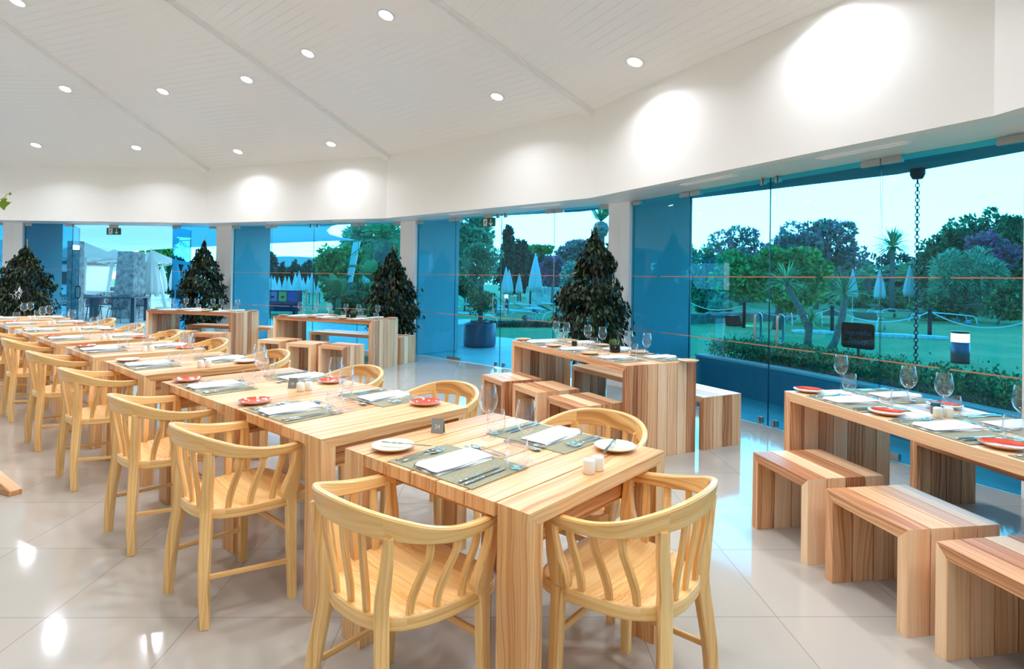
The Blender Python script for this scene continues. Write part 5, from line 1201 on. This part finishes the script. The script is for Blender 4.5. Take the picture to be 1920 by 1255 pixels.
# --- far left bay: terrace
MT['stone'] = plain('stacked_stone', srgb(160, 166, 172), .9, noise=.45, scale=7, bump=.9)
d = 18.6; p = Vector((*under(243, d), -.02)); r = empty('stone_pillar', p); m = MB(); hw = 20 * d / F_PX; ht = 15.5 * d / F_PX
zt = up(247, 471, d).z
m.hexa([(-hw, -hw, 0), (hw, -hw, 0), (hw, hw, 0), (-hw, hw, 0), (-ht + .06, -ht, zt), (ht + .04, -ht, zt), (ht + .04, ht, zt), (-ht + .06, ht, zt)], rnd=0); m.build('shaft', MT['stone'], r); tag(r, 'tapering grey stone pillar beyond the open doorway', 'pillar')
d = 15.5; p = Vector((*under(141, d), -.02)); m = MB(); m.box(-.13, .13, -.13, .13, 0, 2.3); o = m.build('brick_column', MT['stone']); o.location = p; tag(o, 'slim rough brick column behind the open glass leaf at the left', 'pillar')
def big_parasol(px, d, half, ze, zp, lean, name_lb, seed=0, rot=.6):
    p = Vector((*under(px, d), -.02)); r = empty('open_parasol', p, rot); m = MB(); c_ = [(half * sx, half * sy, ze) for sx, sy in ((-1, -1), (1, -1), (1, 1), (-1, 1))]; ap = (0, 0, zp); n = 8; vs = []; fs = []
    for q in range(4):
        a, b_ = Vector(c_[q]), Vector(c_[(q + 1) % 4]); b0 = len(vs)
        for i in range(n + 1):
            e = a.lerp(b_, i / n); e.z += .10 * 4 * (i / n) * (1 - i / n); vs += [tuple(e), tuple(e.lerp(Vector(ap), .5) - Vector((0, 0, .12))), ap]
        for i in range(n): fs += [(b0 + i * 3, b0 + i * 3 + 3, b0 + i * 3 + 4, b0 + i * 3 + 1), (b0 + i * 3 + 1, b0 + i * 3 + 4, b0 + i * 3 + 2)]
    k = len(vs); vs2 = vs + [(x, y, z + .015) for x, y, z in vs]; m.add(vs2, fs + [tuple(i + k for i in f[::-1]) for f in fs], rnd=0, smooth=False); m.build('canopy', MT['membrane'], r)
    m = MB(); m.tube([(lean[0], lean[1], 0), (0, 0, zp)], .075, 8); m.build('pole', MT['white_gloss'], r)
    m = MB()
    for q in c_: m.tube([(0, 0, zp - .7), tuple(Vector(q) * .55 + Vector((0, 0, ze * .45 + .12)))], .02, 6)
    m.build('struts', MT['white_gloss'], r)
    m = MB(); m.lathe([(0, 0), (.4, 0), (.4, .06), (0, .08)], 16, (lean[0], lean[1], 0), rnd=0); m.build('base', MT['plaster'], r); return tag(r, name_lb, 'parasol')
big_parasol(157, 20, 1.7, 1.86, 2.5, (0, 0), 'open white square parasol on a thick mast beyond the open doorway')
big_parasol(214, 24.5, 1.6, 1.9, 2.45, (-.3, 0), 'open white parasol with leaning pole left of the stone pillar', rot=.5)
big_parasol(286, 24, 1.6, 1.82, 2.4, (.5, 0), 'open white parasol right of the stone pillar', rot=.4)
big_parasol(195, 33, 2.8, 1.5, 2.2, (0, 0), 'distant open white parasol low behind the terrace', rot=.2)
big_parasol(5, 19, 1.8, 1.9, 2.5, (0, 0), 'open white parasol seen at the left edge of the photo')
p = at(182, 560, -.03); r = empty('terrace_house', Vector((*under(112, 27), -.03))); m = MB(); m.box(-1.6, .55, 0, 2.5, 0, 1.85); m.build('wall', MT['plaster'], r)
m = MB(); m.box(-.4, .45, -.05, -.01, .9, 1.5); m.build('window', MT['dark_metal'], r); m = MB(); m.box(-1.75, .7, -.2, 2.7, 1.85, 2.1); m.build('roof', MT['dark_metal'], r); tag(r, 'small white terrace building behind the left fin wall', 'building')
TB = plain('blue_grey_metal', srgb(74, 92, 110), .45, metal=.2)
def terr_table():
    r = empty('terrace_table'); m = MB(); m.box(-.75, .75, -.45, .45, .70, .735); m.build('tabletop', TB, r, bevel=.003)
    for x in (-.70, .70):
        for y in (-.40, .40): m = MB(); m.box(x - .05, x + .05, y - .05, y + .05, 0, .70); m.build('leg', TB, r)
    return tag(r, None, 'table')
inst('tt', terr_table, at(214, 603, -.006), .15, 'blue grey terrace table before the stone pillar', 'terrace tables'); inst('tt', terr_table, at(112, 598, -.006), .1, 'blue grey terrace table left of the open glass leaf', 'terrace tables')
def _weave():
    M = Mat('woven_shell'); tc = M.n('TexCoord'); v = M.n('TexVoronoi', {'Vector': tc.outputs['Object'], 'Scale': 26.0}, feature='DISTANCE_TO_EDGE'); c = M.n('Math', {0: v.outputs['Distance'], 1: .10}, operation='LESS_THAN')
    p = M.n('BsdfPrincipled', {'Base Color': srgb(62, 78, 96), 'Roughness': .6}); t = M.n('BsdfTransparent'); mx = M.n('MixShader', {0: c.outputs[0], 1: t.outputs[0], 2: p.outputs[0]}); M.surf(mx.outputs[0]); return M.m
WV = _weave()
def terr_chair():
    r = empty('terrace_chair'); m = MB(); rows = []
    for i in range(7):
        t = i / 6; row = []
        for j in range(15):
            a = radians(-125 + 250 * j / 14); R = .22 + .10 * t; zz = .42 + (.40 * t) * (.55 + .45 * max(0, cos(a * .8))); row.append((-R * cos(a) * .95, R * sin(a), zz))
        rows.append(row)
    b0 = [p for rw in rows for p in rw]; m.add(b0, [(i * 15 + j, i * 15 + j + 1, (i + 1) * 15 + j + 1, (i + 1) * 15 + j) for i in range(6) for j in range(14)], smooth=True, rnd=0); m.build('shell', WV, r)
    m = MB(); m.lathe([(0, .40), (.22, .40), (.24, .425), (0, .43)], 20, rnd=0); m.build('seat', TB, r)
    for s_ in (-1, 1): m = MB(); m.tube([(.16, s_ * .17, .41), (.2, s_ * .22, .0), (-.2, s_ * .22, .0), (-.16, s_ * .17, .41)], .011, 6); m.build('leg_frame', TB, r)
    return tag(r, None, 'chair')
for px, py, a, lb in ((176, 600, .6, 'woven terrace chair at the left end of the terrace table'), (200, 594, 2.2, 'woven terrace chair behind the table, left one'), (226, 594, 1.3, 'woven terrace chair behind the table, right one'), (262, 597, 2.9, 'woven terrace chair at the right end of the terrace table'), (130, 597, 3.0, 'woven terrace chair half hidden behind the open glass leaf'), (221, 606, -1.6, 'woven terrace chair on the near side of the terrace table')):
    inst('tc', terr_chair, at(px, py, -.006), a, lb, 'woven terrace chairs')
for i, px in enumerate((182, 194, 203)):
    m = MB(); m.box(-.35, .35, -.3, .3, 0, .62); o = m.build('wicker_armchair', MT['dark_metal'], bevel=.05); o.location = at(px, 556, -.03); tag(o, ['left', 'middle', 'right'][i] + ' of three dark armchairs far beyond the open doorway', 'armchair', 'dark armchairs far off')
r = empty('sofa', at(174, 572, -.02)); m = MB(); m.box(-.9, .9, 0, .8, 0, .38); m.build('seat', plain('faded_red_cushion', srgb(206, 120, 130), .8), r, bevel=.04); m = MB(); m.box(-.9, .9, .65, .85, .38, .62); m.build('backrest', MT['canvas'], r, bevel=.04); tag(r, 'low pink red sofa beyond the open doorway', 'sofa')
tree('broadleaf_tree', [crown(262, 330, 455, 560, 42)], G['broad'], 5000, .36, under(290, 42), 91, 'green tree between pillar and doorway edge in the far left bay')
tree('conifer', [crown(316, 350, 488, 560, 34, 1), crown(340, 372, 500, 560, 34, 1)], G['dark'], 5000, .28, under(340, 34), 92, 'dark conifers behind the glass right of the open doorway')
tree('grey_tree', [crown(-40, 40, 430, 560, 34)], G['olive'], 5000, .3, under(0, 34), 93, 'grey green tree at the left edge of the photo')
tree('broadleaf_tree', [crown(90, 160, 440, 470, 50)], G['broad'], 2500, .5, under(120, 50), 94, 'distant green treetop above the white building at the left')
